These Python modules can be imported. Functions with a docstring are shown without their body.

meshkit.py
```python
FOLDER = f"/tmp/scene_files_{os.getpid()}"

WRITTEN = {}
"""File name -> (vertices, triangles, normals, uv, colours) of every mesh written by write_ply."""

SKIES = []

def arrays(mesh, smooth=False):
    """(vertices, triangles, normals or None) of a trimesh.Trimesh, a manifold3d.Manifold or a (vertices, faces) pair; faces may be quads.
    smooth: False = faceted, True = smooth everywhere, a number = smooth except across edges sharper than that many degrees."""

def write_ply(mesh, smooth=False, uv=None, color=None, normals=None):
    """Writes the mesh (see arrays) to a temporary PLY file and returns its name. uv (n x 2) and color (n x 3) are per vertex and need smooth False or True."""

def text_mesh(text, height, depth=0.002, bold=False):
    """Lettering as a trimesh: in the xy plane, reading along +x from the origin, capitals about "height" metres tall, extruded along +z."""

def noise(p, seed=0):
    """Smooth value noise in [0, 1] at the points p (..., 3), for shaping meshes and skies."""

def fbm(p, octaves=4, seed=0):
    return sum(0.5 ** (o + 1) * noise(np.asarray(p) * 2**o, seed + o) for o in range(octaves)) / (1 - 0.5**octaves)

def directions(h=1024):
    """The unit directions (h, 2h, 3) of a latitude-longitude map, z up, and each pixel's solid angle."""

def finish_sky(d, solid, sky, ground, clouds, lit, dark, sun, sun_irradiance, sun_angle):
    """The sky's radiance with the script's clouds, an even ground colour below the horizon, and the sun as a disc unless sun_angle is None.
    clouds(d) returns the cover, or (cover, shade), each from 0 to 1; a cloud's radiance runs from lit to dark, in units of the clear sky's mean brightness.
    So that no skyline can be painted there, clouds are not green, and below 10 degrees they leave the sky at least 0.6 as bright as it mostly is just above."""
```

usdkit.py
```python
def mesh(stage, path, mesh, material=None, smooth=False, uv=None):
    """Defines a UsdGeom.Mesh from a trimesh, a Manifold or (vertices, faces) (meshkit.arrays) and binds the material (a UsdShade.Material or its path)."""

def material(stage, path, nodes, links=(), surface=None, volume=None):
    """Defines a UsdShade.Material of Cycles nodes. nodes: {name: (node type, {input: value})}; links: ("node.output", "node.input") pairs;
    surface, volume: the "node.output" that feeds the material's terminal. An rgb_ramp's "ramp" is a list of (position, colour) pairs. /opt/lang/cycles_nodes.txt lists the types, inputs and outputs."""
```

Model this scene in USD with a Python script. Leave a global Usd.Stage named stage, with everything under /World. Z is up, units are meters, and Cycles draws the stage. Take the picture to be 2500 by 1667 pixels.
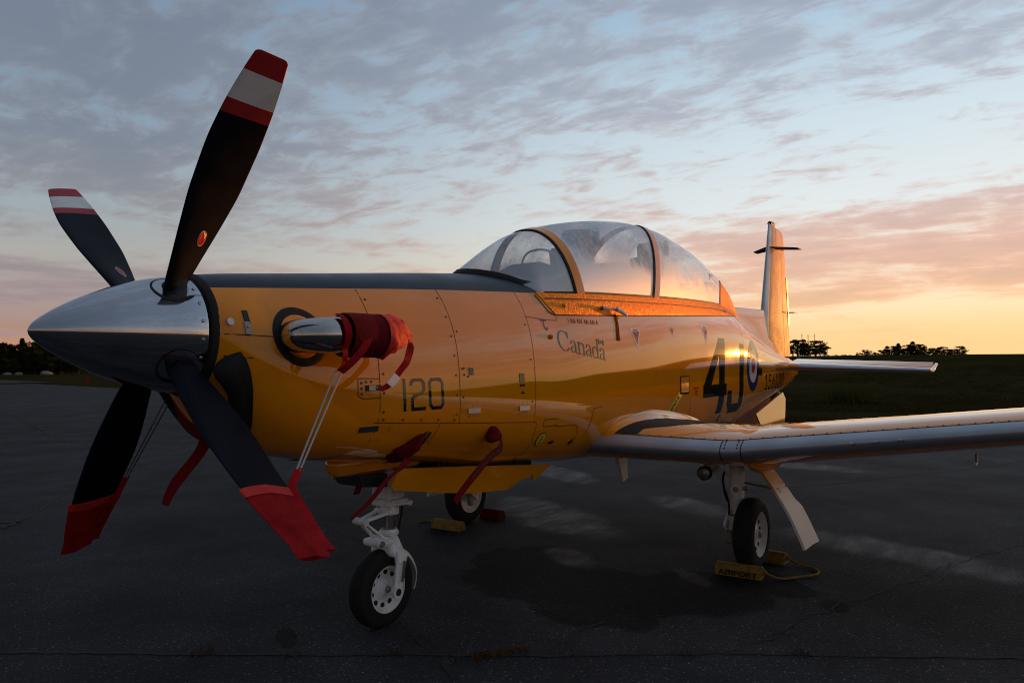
import math, random
import numpy as np, trimesh, usdkit, meshkit
from pxr import Usd, UsdGeom, UsdLux, UsdShade, Gf, Sdf, Vt
from scipy.interpolate import PchipInterpolator as PC
from shapely.geometry import Polygon, LineString, Point, MultiPolygon, box as sbox
from shapely import affinity
from shapely.ops import unary_union

random.seed(3); rng = np.random.default_rng(11)
stage = Usd.Stage.CreateInMemory()
UsdGeom.SetStageUpAxis(stage, 'Z'); UsdGeom.SetStageMetersPerUnit(stage, 1.0)
UsdGeom.Xform.Define(stage, '/World'); UsdGeom.Scope.Define(stage, '/World/Looks')
# ------------------------------------------------------------------ camera (x: aft along the aeroplane, y: to its starboard, z up)
CAM = np.array([-1.0634, -2.9637, 1.4282]); YAW, PITCH, ROLL, FPX = math.radians(53.559), math.radians(1.714), math.radians(-0.31), 1767.4
fw = np.array([math.sin(YAW)*math.cos(PITCH), math.cos(YAW)*math.cos(PITCH), math.sin(PITCH)])
rt = np.array([math.cos(YAW), -math.sin(YAW), 0]); up = np.cross(rt, fw)
rt, up = rt*math.cos(ROLL)+up*math.sin(ROLL), up*math.cos(ROLL)-rt*math.sin(ROLL)
cam = UsdGeom.Camera.Define(stage, '/World/camera')
m = np.eye(4); m[0, :3], m[1, :3], m[2, :3], m[3, :3] = rt, up, -fw, CAM
cam.AddTransformOp().Set(Gf.Matrix4d(m.tolist()))
cam.CreateHorizontalApertureAttr(36.0); cam.CreateVerticalApertureAttr(24.0); cam.CreateFocalLengthAttr(36*FPX/2500)
cam.CreateClippingRangeAttr(Gf.Vec2f(0.05, 100000)); cam.CreateExposureAttr(0.0)
# ------------------------------------------------------------------ sky and sun
SUN_EL, SUN_AZ = math.radians(0.41), (0.987, -0.161)          # low sun, behind the tail and a little to port
sd = np.array([SUN_AZ[0]*math.cos(SUN_EL), SUN_AZ[1]*math.cos(SUN_EL), math.sin(SUN_EL)]); sd /= np.linalg.norm(sd)
SKY_STRENGTH = 0.1
def make_sky():
    N, Lk = {}, []
    def n(name, kind, **kw): N[name] = (kind, kw); return name
    def l(a, b): Lk.append((a, b))
    def mth(name, op, a=None, b=None, c=None, clamp=False):
        kw = {'math_type': op, 'use_clamp': clamp}
        for k, v in (('value1', a), ('value2', b), ('value3', c)):
            if v is not None and not isinstance(v, str): kw[k] = v
        n(name, 'math', **kw)
        for k, v in (('value1', a), ('value2', b), ('value3', c)):
            if isinstance(v, str): l(v, f'{name}.{k}')
        return name + '.value'
    def mr(name, v, a, b, c=0., d=1., kind='smoothstep'):
        n(name, 'map_range', range_type=kind, from_min=a, from_max=b, to_min=c, to_max=d, clamp=True); l(v, name+'.value'); return name+'.result'
    def mix(name, f, a, b, kind='mix'):
        kw = {'mix_type': kind}
        if not isinstance(f, str): kw['fac'] = f
        if not isinstance(a, str): kw['color1'] = a
        if not isinstance(b, str): kw['color2'] = b
        n(name, 'mix', **kw)
        for k, v in (('fac', f), ('color1', a), ('color2', b)):
            if isinstance(v, str): l(v, f'{name}.{k}')
        return name+'.color'
    n('tc', 'texture_coordinate'); n('sep', 'separate_xyz'); l('tc.generated', 'sep.vector')
    n('sky', 'sky_texture', sky_type='single_scattering', sun_disc=False, sun_elevation=SUN_EL, sun_rotation=math.atan2(sd[0], sd[1]), altitude=100., air_density=1., aerosol_density=1., ozone_density=1.)
    z = mth('zc', 'maximum', 'sep.z', 0.0)
    # how far towards the sun's side of the sky: 1 at the sun, 0 overhead and abeam, -1 opposite
    hx = mth('hx', 'multiply', 'sep.x', SUN_AZ[0]); s = mth('s', 'multiply_add', 'sep.y', SUN_AZ[1], hx)
    near = mr('near', s, 0.22, 1.0); vnear = mr('vnear', s, 0.70, 1.0); away = mr('away', s, -.75, 0.12, .55, 1.)
    def ramp(name, v, stops):
        n(name, 'rgb_ramp', ramp=stops); l(v, name+'.fac'); return name+'.color'
    zz = mth('zz', 'multiply', z, 2.0)     # ramps run from the horizon to 30 degrees, then hold
    left = ramp('left', zz, [(0, (.85, .40, .17)), (.03, (.64, .32, .175)), (.08, (.47, .28, .215)), (.14, (.43, .34, .30)), (.26, (.46, .45, .43)), (.38, (.38, .45, .49)), (.62, (.26, .36, .48)), (1, (.20, .30, .44))])
    right = ramp('right', zz, [(0, (1.05, .58, .20)), (.06, (1.05, .72, .34)), (.13, (1.10, .90, .60)), (.25, (1.0, .92, .76)), (.38, (.88, .93, .93)), (.60, (.72, .85, .93)), (.85, (.48, .67, .84)), (1, (.34, .52, .73))])
    veil = mix('veil', near, left, right)
    veil10 = mix('veil10', 1.0, veil, (1/SKY_STRENGTH,)*3, 'multiply')
    clear = mix('clear', 0.9, 'sky.color', veil10)
    # clouds on a flat layer, so that they crowd and flatten towards the horizon
    den = mth('den', 'add', z, 0.11)
    n('cv', 'combine_xyz'); l(mth('px', 'divide', 'sep.x', den), 'cv.x'); l(mth('py', 'divide', 'sep.y', den), 'cv.y')
    n('map1', 'mapping', rotation=(0, 0, .75), scale=(.62, 1.0, 1.0), location=(2.3, .4, 0)); l('cv.vector', 'map1.vector')
    n('big', 'noise_texture', scale=.55, detail=7., roughness=.58, distortion=.5); l('map1.vector', 'big.vector')
    n('map2', 'mapping', rotation=(0, 0, .35), scale=(1., .55, 1.), location=(3.1, 1.7, 0)); l('cv.vector', 'map2.vector')
    n('rip', 'noise_texture', scale=7.5, detail=6., roughness=.62, distortion=.4); l('map2.vector', 'rip.vector')
    n('mid_', 'noise_texture', scale=2.3, detail=6., roughness=.6, distortion=.3); l('map1.vector', 'mid_.vector')
    envL = ramp('envL', zz, [(0, (.50,)*3), (.13, (.60,)*3), (.21, (.56,)*3), (.28, (.44,)*3), (.36, (.60,)*3), (.48, (.74,)*3), (.7, (.77,)*3), (1, (.72,)*3)])
    envR = ramp('envR', zz, [(0, (.46,)*3), (.05, (.60,)*3), (.11, (.53,)*3), (.17, (.50,)*3), (.25, (.64,)*3), (.34, (.62,)*3), (.44, (.40,)*3), (.57, (.40,)*3), (.68, (.68,)*3), (1, (.71,)*3)])
    env = mix('env', near, envL, envR)
    cov = mth('cov1', 'multiply_add', 'big.fac', 1.0, mth('envx', 'multiply_add', 'envs.r', 1.0, -1.0)); n('envs', 'separate_color'); l(env, 'envs.color')
    cov = mth('cov2', 'multiply_add', mth('ripa', 'multiply', mth('rip0', 'subtract', 'rip.fac', .5), mr('ripz', z, .10, .30, .35, 1.6)), 1.0, cov)
    cov = mth('cov3', 'multiply_add', mth('mid0', 'subtract', 'mid_.fac', .5), .62, cov)
    n('stv', 'combine_xyz'); l('sep.x', 'stv.x'); l('sep.y', 'stv.y'); l(mth('stz', 'multiply', z, 11.), 'stv.z'); n('stn', 'noise_texture', scale=2.6, detail=5., roughness=.55, distortion=.6); l('stv.vector', 'stn.vector')
    cov = mth('cov4', 'multiply_add', mth('stm', 'subtract', 'stn.fac', .5), mr('stw', z, .03, .26, 1.7, .15), cov)
    cover = mr('cover', cov, -.13, .17)
    thick = mr('thick', cov, .0, .34)
    cover = mth('cover2', 'multiply', cover, mr('fadeh', z, 0.008, 0.05, .2, .95))
    cl = ramp('cl', zz, [(0, (.40, .25, .21)), (.14, (.33, .25, .26)), (.30, (.285, .285, .30)), (.55, (.20, .235, .30)), (1, (.17, .21, .285))])
    cr = ramp('cr', zz, [(0, (.92, .50, .25)), (.12, (.84, .50, .30)), (.26, (.74, .47, .37)), (.40, (.60, .48, .46)), (.50, (.54, .52, .55)), (.68, (.43, .48, .57)), (1, (.31, .38, .49))])
    cc = mix('cc', near, cl, cr)
    edge = mix('edge', 1.0, cc, (1.22, 1.18, 1.12), 'multiply')           # thin rims let more light through
    cc = mix('cc2', thick, edge, cc)
    cc10 = mix('cc10', 1.0, cc, (1/SKY_STRENGTH,)*3, 'multiply')
    both = mix('both', 'cover2.value', clear, cc10)
    # the brightest glow, low round the sun
    glow10 = mix('glow10', 1.0, (1.18, .74, .33), (1/SKY_STRENGTH,)*3, 'multiply')
    gw = mth('gw2', 'multiply', mr('gw', z, 0.0, 0.11, .7, 0.), vnear)
    fin = mix('fin0', gw, both, glow10)
    n('awv', 'combine_xyz')
    for k in 'xyz': l(away, 'awv.'+k)
    fin = mix('fin', 1.0, fin, 'awv.vector', 'multiply')
    n('bg', 'background_shader', strength=SKY_STRENGTH); l(fin, 'bg.color')
    return usdkit.material(stage, '/World/Looks/evening_sky', N, Lk, surface='bg.background')
sky_mat = make_sky()
dome = UsdLux.DomeLight.Define(stage, '/World/sky'); UsdShade.MaterialBindingAPI.Apply(dome.GetPrim()).Bind(sky_mat)
for k, v in dict(label='evening sky with blue grey clouds and an orange glow', category='sky', kind='structure').items(): dome.GetPrim().SetCustomDataByKey(k, v)
sun = UsdLux.DistantLight.Define(stage, '/World/sun')
sun.CreateIntensityAttr(1.25); sun.CreateAngleAttr(0.6); sun.CreateNormalizeAttr(True); sun.CreateColorAttr(Gf.Vec3f(1.0, .34, .055))
zc = -(-sd); xc = np.cross([0, 0, 1], zc); xc /= np.linalg.norm(xc); yc = np.cross(zc, xc)
mm = np.eye(4); mm[0, :3], mm[1, :3], mm[2, :3] = xc, yc, zc
sun.AddTransformOp().Set(Gf.Matrix4d(mm.tolist()))

# ------------------------------------------------------------------ names, things and parts
taken = {}
def free(parent, name):
    k = (parent, name); i = taken.get(k, 0); taken[k] = i+1
    return f'{parent}/{name}' if i == 0 else f'{parent}/{name}_{i:03d}'
def path_of(p): return '/World' if p is None else (p if isinstance(p, str) else str(p.GetPath()))
def tag(p, label=None, cat=None, group=None, kind=None):
    for k, v in (('label', label), ('category', cat), ('group', group), ('kind', kind)):
        if v: p.SetCustomDataByKey(k, v)
    return p
def thing(name, label, cat, loc=(0, 0, 0), rz=0., group=None, kind=None):
    x = UsdGeom.Xform.Define(stage, free('/World', name)); x.AddTranslateOp().Set(Gf.Vec3d(*map(float, loc)))
    if rz: x.AddRotateZOp().Set(math.degrees(rz))
    return tag(x.GetPrim(), label, cat, group, kind)
def holder(name, parent, label=None):
    return tag(UsdGeom.Xform.Define(stage, free(path_of(parent), name)).GetPrim(), label)
def part(name, mesh, mat, parent=None, label=None, smooth=30, kind=None, off=None):
    if isinstance(mesh, list): mesh = cat(mesh)
    v_, f_ = (np.asarray(mesh.vertices, float), np.asarray(mesh.faces)) if isinstance(mesh, trimesh.Trimesh) else (np.asarray(mesh[0], float), np.asarray(mesh[1]))
    if f_.shape[1] == 3 and mat not in ('ink_black', 'ink_white', 'ink_red', 'ink_blue') and len(f_) > 20:
        p_ = v_-v_.mean(0); c_ = np.cross(p_[f_[:, 1]]-p_[f_[:, 0]], p_[f_[:, 2]]-p_[f_[:, 0]]); vol = (p_[f_[:, 0]]*c_).sum()/6; area = np.linalg.norm(c_, axis=1).sum()/2
        if vol < -.01*area**1.5: mesh = (v_, f_[:, ::-1])                # faces look outwards
    if off is not None:
        v, f = (mesh.vertices, mesh.faces) if isinstance(mesh, trimesh.Trimesh) else mesh
        mesh = (np.asarray(v)+np.asarray(off), f)
    return tag(usdkit.mesh(stage, free(path_of(parent), name), mesh, M[mat], smooth).GetPrim(), label, kind=kind)

# ------------------------------------------------------------------ materials
M = {}
def principled(name, base, rough=.5, metal=0., noise=None, bump=None, **kw):
    """noise: (scale, amount, second colour); bump: (scale, strength, distance)"""
    N = {'p': ('principled_bsdf', dict(roughness=rough, metallic=metal, base_color=base, **kw))}; L = []
    N['tc'] = ('texture_coordinate', {})
    if noise:
        sc, lo, hi, c2 = noise
        N['n'] = ('noise_texture', dict(scale=sc, detail=5., roughness=.6)); L.append(('tc.object', 'n.vector'))
        N['r'] = ('map_range', dict(from_min=lo, from_max=hi, to_min=0., to_max=1., clamp=True)); L.append(('n.fac', 'r.value'))
        N['m'] = ('mix', dict(color1=base, color2=c2)); L += [('r.result', 'm.fac'), ('m.color', 'p.base_color')]
        N['rr'] = ('map_range', dict(from_min=0.25, from_max=.75, to_min=max(rough-min(.06, rough*.5), .015), to_max=rough+min(.1, rough*.7), clamp=True)); L += [('n.fac', 'rr.value'), ('rr.result', 'p.roughness')]
    if bump:
        N['nb'] = ('noise_texture', dict(scale=bump[0], detail=4.)); L.append(('tc.object', 'nb.vector'))
        N['b'] = ('bump', dict(strength=bump[1], distance=bump[2])); L += [('nb.fac', 'b.height'), ('b.normal', 'p.normal')]
    M[name] = usdkit.material(stage, '/World/Looks/'+name, N, L, surface='p.BSDF')
principled('yellow_paint', (.78, .258, .001), .05, noise=(3., .35, .8, (.70, .222, .001)), bump=(1.3, .022, .02), specular_ior_level=.18, specular_tint=(1., .72, .30), coat_weight=1., coat_roughness=.032, coat_ior=1.5)
principled('yellow_panel', (.76, .25, .001), .18, noise=(5., .35, .8, (.68, .215, .001)), specular_ior_level=.35, specular_tint=(1., .72, .30), coat_weight=.30, coat_roughness=.08)
principled('yellow_fin', (.66, .22, .004), .62, noise=(5., .35, .8, (.54, .17, .004)), specular_ior_level=.12, coat_weight=.5, coat_roughness=.035)
principled('black_paint', (.004, .008, .015), .34, noise=(6., .4, .8, (.010, .015, .024)), specular_ior_level=.32)
principled('black_blade', (.004, .0055, .010), .42, noise=(9., .4, .8, (.008, .010, .017)), specular_ior_level=.08)
principled('black_rubber', (.007, .007, .007), .6, noise=(18., .4, .8, (.013, .012, .012)), specular_ior_level=.25)
principled('tyre_rubber', (.009, .009, .009), .75, noise=(14., .4, .8, (.018, .017, .015)), bump=(60., .2, .002), specular_ior_level=.25)
principled('dark_gap', (.006, .005, .004), .8)
principled('panel_seam', (.05, .022, .003), .6)
principled('polished_metal', (.60, .61, .63), .07, 1., noise=(7., .3, .8, (.52, .53, .55)), bump=(2.4, .025, .01))
principled('exhaust_metal', (.62, .60, .56), .12, 1., noise=(8., .3, .8, (.5, .47, .42)))
principled('silver_paint', (.46, .48, .51), .36, .75, noise=(4., .35, .75, (.38, .40, .43)), bump=(30., .08, .002))
principled('screw_metal', (.45, .45, .45), .3, 1.)
principled('dull_metal', (.30, .29, .27), .4, .9)
principled('white_paint', (.80, .78, .75), .4, noise=(12., .45, .8, (.58, .55, .51)))
principled('door_white', (.74, .71, .66), .38)
principled('red_stripe', (.30, .012, .014), .45)
principled('white_stripe', (.68, .67, .66), .45, noise=(20., .4, .8, (.6, .58, .56)))
principled('red_cloth', (.36, .008, .010), .8, noise=(14., .35, .7, (.22, .005, .008)), bump=(16., .7, .012), specular_ior_level=.1)
principled('bright_red_cloth', (.62, .022, .010), .75, noise=(30., .35, .7, (.5, .02, .012)), bump=(25., .5, .01))
principled('dark_red_cloth', (.13, .004, .008), .85, bump=(80., .4, .003), specular_ior_level=.1)
principled('streamer_red', (.15, .004, .007), .85, specular_ior_level=.1)
principled('rope', (.42, .38, .34), .8)
principled('rope_dark', (.10, .09, .085), .8)
principled('ink_black', (.004, .0035, .0035), .5, specular_ior_level=0., coat_weight=1., coat_roughness=.032, coat_ior=1.58)
principled('ink_blue', (.008, .012, .06), .4, specular_ior_level=0., coat_weight=1., coat_roughness=.032, coat_ior=1.58)
principled('ink_white', (.66, .64, .60), .4, specular_ior_level=0., coat_weight=1., coat_roughness=.032, coat_ior=1.58)
principled('ink_red', (.42, .02, .025), .45, specular_ior_level=0., coat_weight=.8, coat_roughness=.032, coat_ior=1.58)
principled('placard_yellow', (.62, .50, .02), .5)
principled('chock_yellow', (.24, .13, .006), .75, noise=(25., .4, .7, (.10, .055, .006)), bump=(50., .4, .004))
principled('cockpit_dark', (.02, .021, .024), .7)
principled('seat_grey', (.05, .052, .05), .8)
principled('grey_fabric', (.16, .15, .13), .9)
principled('bark', (.05, .038, .028), .9)
principled('concrete_post', (.35, .18, .09), .7)
principled('stone', (.13, .125, .12), .85, noise=(3., .4, .7, (.14, .13, .12)))

# paint under dew: the gloss is broken up by fine drops
def dewy(name, base, c2):
    N = {'tc': ('texture_coordinate', {}), 'st': ('mapping', dict(scale=(1., 1., .28))), 'v': ('voronoi_texture', dict(scale=170.)), 'n': ('noise_texture', dict(scale=60., detail=4., roughness=.7)),
         'big': ('noise_texture', dict(scale=6., detail=3.)), 'r': ('map_range', dict(from_min=.35, from_max=.65, to_min=0., to_max=1., clamp=True)), 'm': ('mix', dict(color1=base, color2=c2)),
         'b': ('bump', dict(strength=1., distance=.010)), 'p': ('principled_bsdf', dict(roughness=.36, metallic=.55, specular_ior_level=.5, specular_tint=(1., .55, .16)))}
    L = [('tc.object', 'st.vector'), ('st.vector', 'n.vector'), ('tc.object', 'big.vector'), ('n.fac', 'r.value'), ('r.result', 'm.fac'), ('m.color', 'p.base_color'), ('n.fac', 'b.height'), ('b.normal', 'p.normal')]
    del N['v']
    M[name] = usdkit.material(stage, '/World/Looks/'+name, N, L, surface='p.BSDF')
dewy('yellow_dewy', (.88, .29, .012), (.66, .19, .006))

def dew_glass(name, haze_lo, haze_hi, tint):
    N = {'tc': ('texture_coordinate', {}), 'st': ('mapping', dict(scale=(1., 1., .22))), 'n': ('noise_texture', dict(scale=22., detail=6., roughness=.72, distortion=.3)), 'n2': ('noise_texture', dict(scale=2.2, detail=3.)),
         'f': ('noise_texture', dict(scale=120., detail=2.)), 's': ('math', dict(math_type='multiply_add', value2=.55)), 's2': ('math', dict(math_type='multiply_add', value2=.5)),
         'r': ('map_range', dict(range_type='smoothstep', from_min=.78, from_max=1.22, to_min=haze_lo, to_max=haze_hi, clamp=True)),
         'tr': ('transparent_bsdf', dict(color=tint)), 'gl': ('glossy_bsdf', dict(color=(1., 1., 1.), roughness=.03)), 'lw': ('layer_weight', dict(blend=.5)), 'pw': ('math', dict(math_type='power', value2=4.2)), 'fr': ('math', dict(math_type='multiply_add', value2=.9, value3=.045)), 'mg': ('mix_closure', {}),
         'df': ('diffuse_bsdf', dict(color=(.80, .80, .83))), 'tl': ('translucent_bsdf', dict(color=(.80, .80, .82))), 'rg': ('glossy_bsdf', dict(color=(.8, .8, .8), roughness=.40)), 'md': ('mix_closure', dict(fac=.45)), 'md2': ('mix_closure', dict(fac=.7)), 'mx': ('mix_closure', {}),
         'b': ('bump', dict(strength=.6, distance=.004)), 'gp': ('geometry', {}), 'gs': ('separate_xyz', {}), 'lowd': ('map_range', dict(range_type='smoothstep', from_min=1.93, from_max=2.32, to_min=.40, to_max=-.03, clamp=True)), 'addl': ('math', dict(math_type='add'))}
    L = [('gp.position', 'gs.vector'), ('gs.z', 'lowd.value'), ('lowd.result', 'addl.value2'), ('s2.value', 'addl.value1'), ('tc.object', 'st.vector'), ('st.vector', 'n.vector'), ('tc.object', 'n2.vector'), ('tc.object', 'f.vector'), ('n.fac', 's.value1'), ('n2.fac', 's.value3'), ('f.fac', 's2.value1'), ('s.value', 's2.value3'), ('addl.value', 'r.value'),
         ('lw.facing', 'pw.value1'), ('pw.value', 'fr.value1'), ('fr.value', 'mg.fac'), ('tr.BSDF', 'mg.closure1'), ('gl.BSDF', 'mg.closure2'), ('df.BSDF', 'md.closure1'), ('tl.BSDF', 'md.closure2'), ('md.closure', 'md2.closure1'), ('rg.BSDF', 'md2.closure2'),
         ('f.fac', 'b.height'), ('b.normal', 'rg.normal'), ('b.normal', 'df.normal'), ('r.result', 'mx.fac'), ('mg.closure', 'mx.closure1'), ('md2.closure', 'mx.closure2')]
    M[name] = usdkit.material(stage, '/World/Looks/'+name, N, L, surface='mx.closure')
dew_glass('windscreen_glass', .05, .42, (.88, .89, .92))
dew_glass('canopy_glass', .18, .85, (.90, .91, .93))
dew_glass('rear_glass', .12, .85, (.90, .91, .93))

def leaf_mat(name, c1, c2):
    N = {'oi': ('object_info', {}), 'g': ('geometry', {}), 'a': ('math', dict(math_type='multiply_add', value2=.5)), 'mx': ('mix', dict(color1=c1, color2=c2)), 'h': ('math', dict(math_type='multiply', value2=.5)),
         'd': ('diffuse_bsdf', {}), 't': ('translucent_bsdf', {}), 'm': ('mix_closure', dict(fac=.35))}
    L = [('g.random_per_island', 'h.value1'), ('h.value', 'a.value3'), ('oi.random', 'a.value1'), ('a.value', 'mx.fac'), ('mx.color', 'd.color'), ('mx.color', 't.color'), ('d.BSDF', 'm.closure1'), ('t.BSDF', 'm.closure2')]
    M[name] = usdkit.material(stage, '/World/Looks/'+name, N, L, surface='m.closure')
leaf_mat('leaf_dark', (.020, .026, .010), (.045, .045, .014))
leaf_mat('leaf_rust', (.055, .026, .012), (.085, .055, .018))
leaf_mat('leaf_olive', (.050, .052, .014), (.11, .095, .022))
leaf_mat('dry_grass', (.07, .036, .014), (.11, .06, .024))
leaf_mat('field_grass', (.034, .034, .010), (.075, .055, .018))

# ------------------------------------------------------------------ mesh helpers
def cat(ms):
    vs, fs, n = [], [], 0
    for x in ms:
        v, f = (x.vertices, x.faces) if isinstance(x, trimesh.Trimesh) else x
        v = np.asarray(v, float); f = np.asarray(f, int)
        if f.shape[1] == 4: f = np.vstack([f[:, [0, 1, 2]], f[:, [0, 2, 3]]])
        vs.append(v); fs.append(f+n); n += len(v)
    return np.vstack(vs), np.vstack(fs)
def grid(P, close=False, flip=False):
    P = np.asarray(P, float); n, k = P.shape[:2]; kk = k if close else k-1
    i, j = np.meshgrid(np.arange(n-1), np.arange(kk), indexing='ij'); j2 = (j+1) % k
    q = np.stack([i*k+j, i*k+j2, (i+1)*k+j2, (i+1)*k+j], -1).reshape(-1, 4)
    if flip: q = q[:, ::-1]
    f = np.vstack([q[:, [0, 1, 2]], q[:, [0, 2, 3]]])
    return P.reshape(-1, 3), f
def tube(pts, rad, sides=10, caps=True):
    p = np.asarray(pts, float); rad = np.broadcast_to(rad, (len(p),)); t = np.gradient(p, axis=0); t /= np.linalg.norm(t, axis=1, keepdims=True)+1e-12
    ref = np.array([0, 0, 1.]) if abs(t[0, 2]) < .9 else np.array([1., 0, 0]); A = []; a = np.cross(t[0], ref); a /= np.linalg.norm(a)
    for k in range(len(p)):
        a = a-t[k]*(a@t[k]); a /= np.linalg.norm(a)+1e-12; A.append(a)
    A = np.array(A); B = np.cross(t, A); an = np.arange(sides)*2*np.pi/sides
    P = p[:, None]+rad[:, None, None]*(np.cos(an)[None, :, None]*A[:, None]+np.sin(an)[None, :, None]*B[:, None])
    v, f = grid(P, True)
    if caps:
        n = len(v); v = np.vstack([v, p[0], p[-1]]); k = (len(p)-1)*sides
        f = np.vstack([f, [[n, (j+1) % sides, j] for j in range(sides)], [[n+1, k+j, k+(j+1) % sides] for j in range(sides)]])
    return v, f
def bx(c, s, R=None, bevel=.0):
    """box with chamfered edges, centred at c"""
    s = np.asarray(s, float)/2; b = min(bevel, .45*s.min())
    if b > 0:
        pts = [[sx*(s[0]-(b if k != 0 else 0)), sy*(s[1]-(b if k != 1 else 0)), sz*(s[2]-(b if k != 2 else 0))] for sx in (-1, 1) for sy in (-1, 1) for sz in (-1, 1) for k in range(3)]
    else: pts = [[sx*s[0], sy*s[1], sz*s[2]] for sx in (-1, 1) for sy in (-1, 1) for sz in (-1, 1)]
    h = trimesh.convex.convex_hull(np.array(pts)); v = np.array(h.vertices)
    if R is not None: v = v@np.asarray(R).T
    return v+np.asarray(c, float), np.array(h.faces)
def basis(d, ref=(0, 0, 1.)):
    d = np.asarray(d, float); d = d/np.linalg.norm(d); r = np.asarray(ref, float)
    if abs(d@r) > .95: r = np.array([1., 0, 0])
    a = np.cross(r, d); a /= np.linalg.norm(a); return np.stack([a, np.cross(d, a), d], 1)
def bar(p, q, w, h, ref=(0, 0, 1.), bevel=.004):
    p, q = np.asarray(p, float), np.asarray(q, float)
    return bx((p+q)/2, (w, h, np.linalg.norm(q-p)), basis(q-p, ref), bevel)
def lathe(prof, axis_p, axis_d, sides=48, ref=(0, 0, 1.)):
    """prof: (along, radius)"""
    R = basis(axis_d, ref); an = np.arange(sides)*2*np.pi/sides; prof = np.asarray(prof, float)
    P = np.asarray(axis_p)+prof[:, 0, None, None]*R[:, 2]+prof[:, 1, None, None]*(np.cos(an)[None, :, None]*R[:, 0]+np.sin(an)[None, :, None]*R[:, 1])
    return grid(P, True)
def hull(pts_r, sub=1):
    ps = []
    for p, r in pts_r: ps.append(trimesh.creation.icosphere(sub, r).vertices+np.asarray(p))
    h = trimesh.convex.convex_hull(np.vstack(ps)); return np.array(h.vertices), np.array(h.faces)
def plate(poly2, fn, thick_dir, t):
    """a flat plate: polygon (u, v) -> fn(u, v) -> 3-D, with thickness"""
    tri = trimesh.creation.triangulate_polygon(poly2 if isinstance(poly2, Polygon) else Polygon(poly2), engine='earcut'); v2, f = tri
    n = len(v2); A = np.array([fn(u, v) for u, v in v2]); d = np.asarray(thick_dir, float)*t
    ring = [c for c in np.asarray((poly2 if isinstance(poly2, Polygon) else Polygon(poly2)).exterior.coords)[:-1]]
    Rg = np.array([fn(u, v) for u, v in ring]); k = len(Rg)
    sv, sf = grid(np.stack([Rg, Rg+d], 0), True)
    return cat([(A, f[:, ::-1]), (A+d, f), (sv, sf)])
def interp_poly(pts, n=8): # smooth closed/open polyline through points
    p = np.asarray(pts, float); t = np.r_[0, np.cumsum(np.linalg.norm(np.diff(p, axis=0), axis=1))]
    return PC(t, p)(np.linspace(0, t[-1], n))
def bez(pts, n=12):
    from scipy.interpolate import make_interp_spline
    p = np.asarray(pts, float); t = np.r_[0, np.cumsum(np.linalg.norm(np.diff(p, axis=0), axis=1))]
    return make_interp_spline(t, p, k=min(3, len(p)-1))(np.linspace(0, t[-1], n))
def ribbon(path, width_dirs, w, t=.003):
    """a cloth band along path: width along width_dirs, thin"""
    p = np.asarray(path, float); d = np.broadcast_to(np.asarray(width_dirs, float), p.shape); d = d/np.linalg.norm(d, axis=1, keepdims=True); w = np.broadcast_to(w, (len(p),))[:, None]/2
    tg = np.gradient(p, axis=0); nn = np.cross(tg, d); nn /= np.linalg.norm(nn, axis=1, keepdims=True)+1e-12
    P = np.stack([p-d*w-nn*t/2, p+d*w-nn*t/2, p+d*w+nn*t/2, p-d*w+nn*t/2], 1); return cat([grid(P, True), (P[0], [[0, 1, 2], [0, 2, 3]]), (P[-1], [[2, 1, 0], [3, 2, 0]])])

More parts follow.
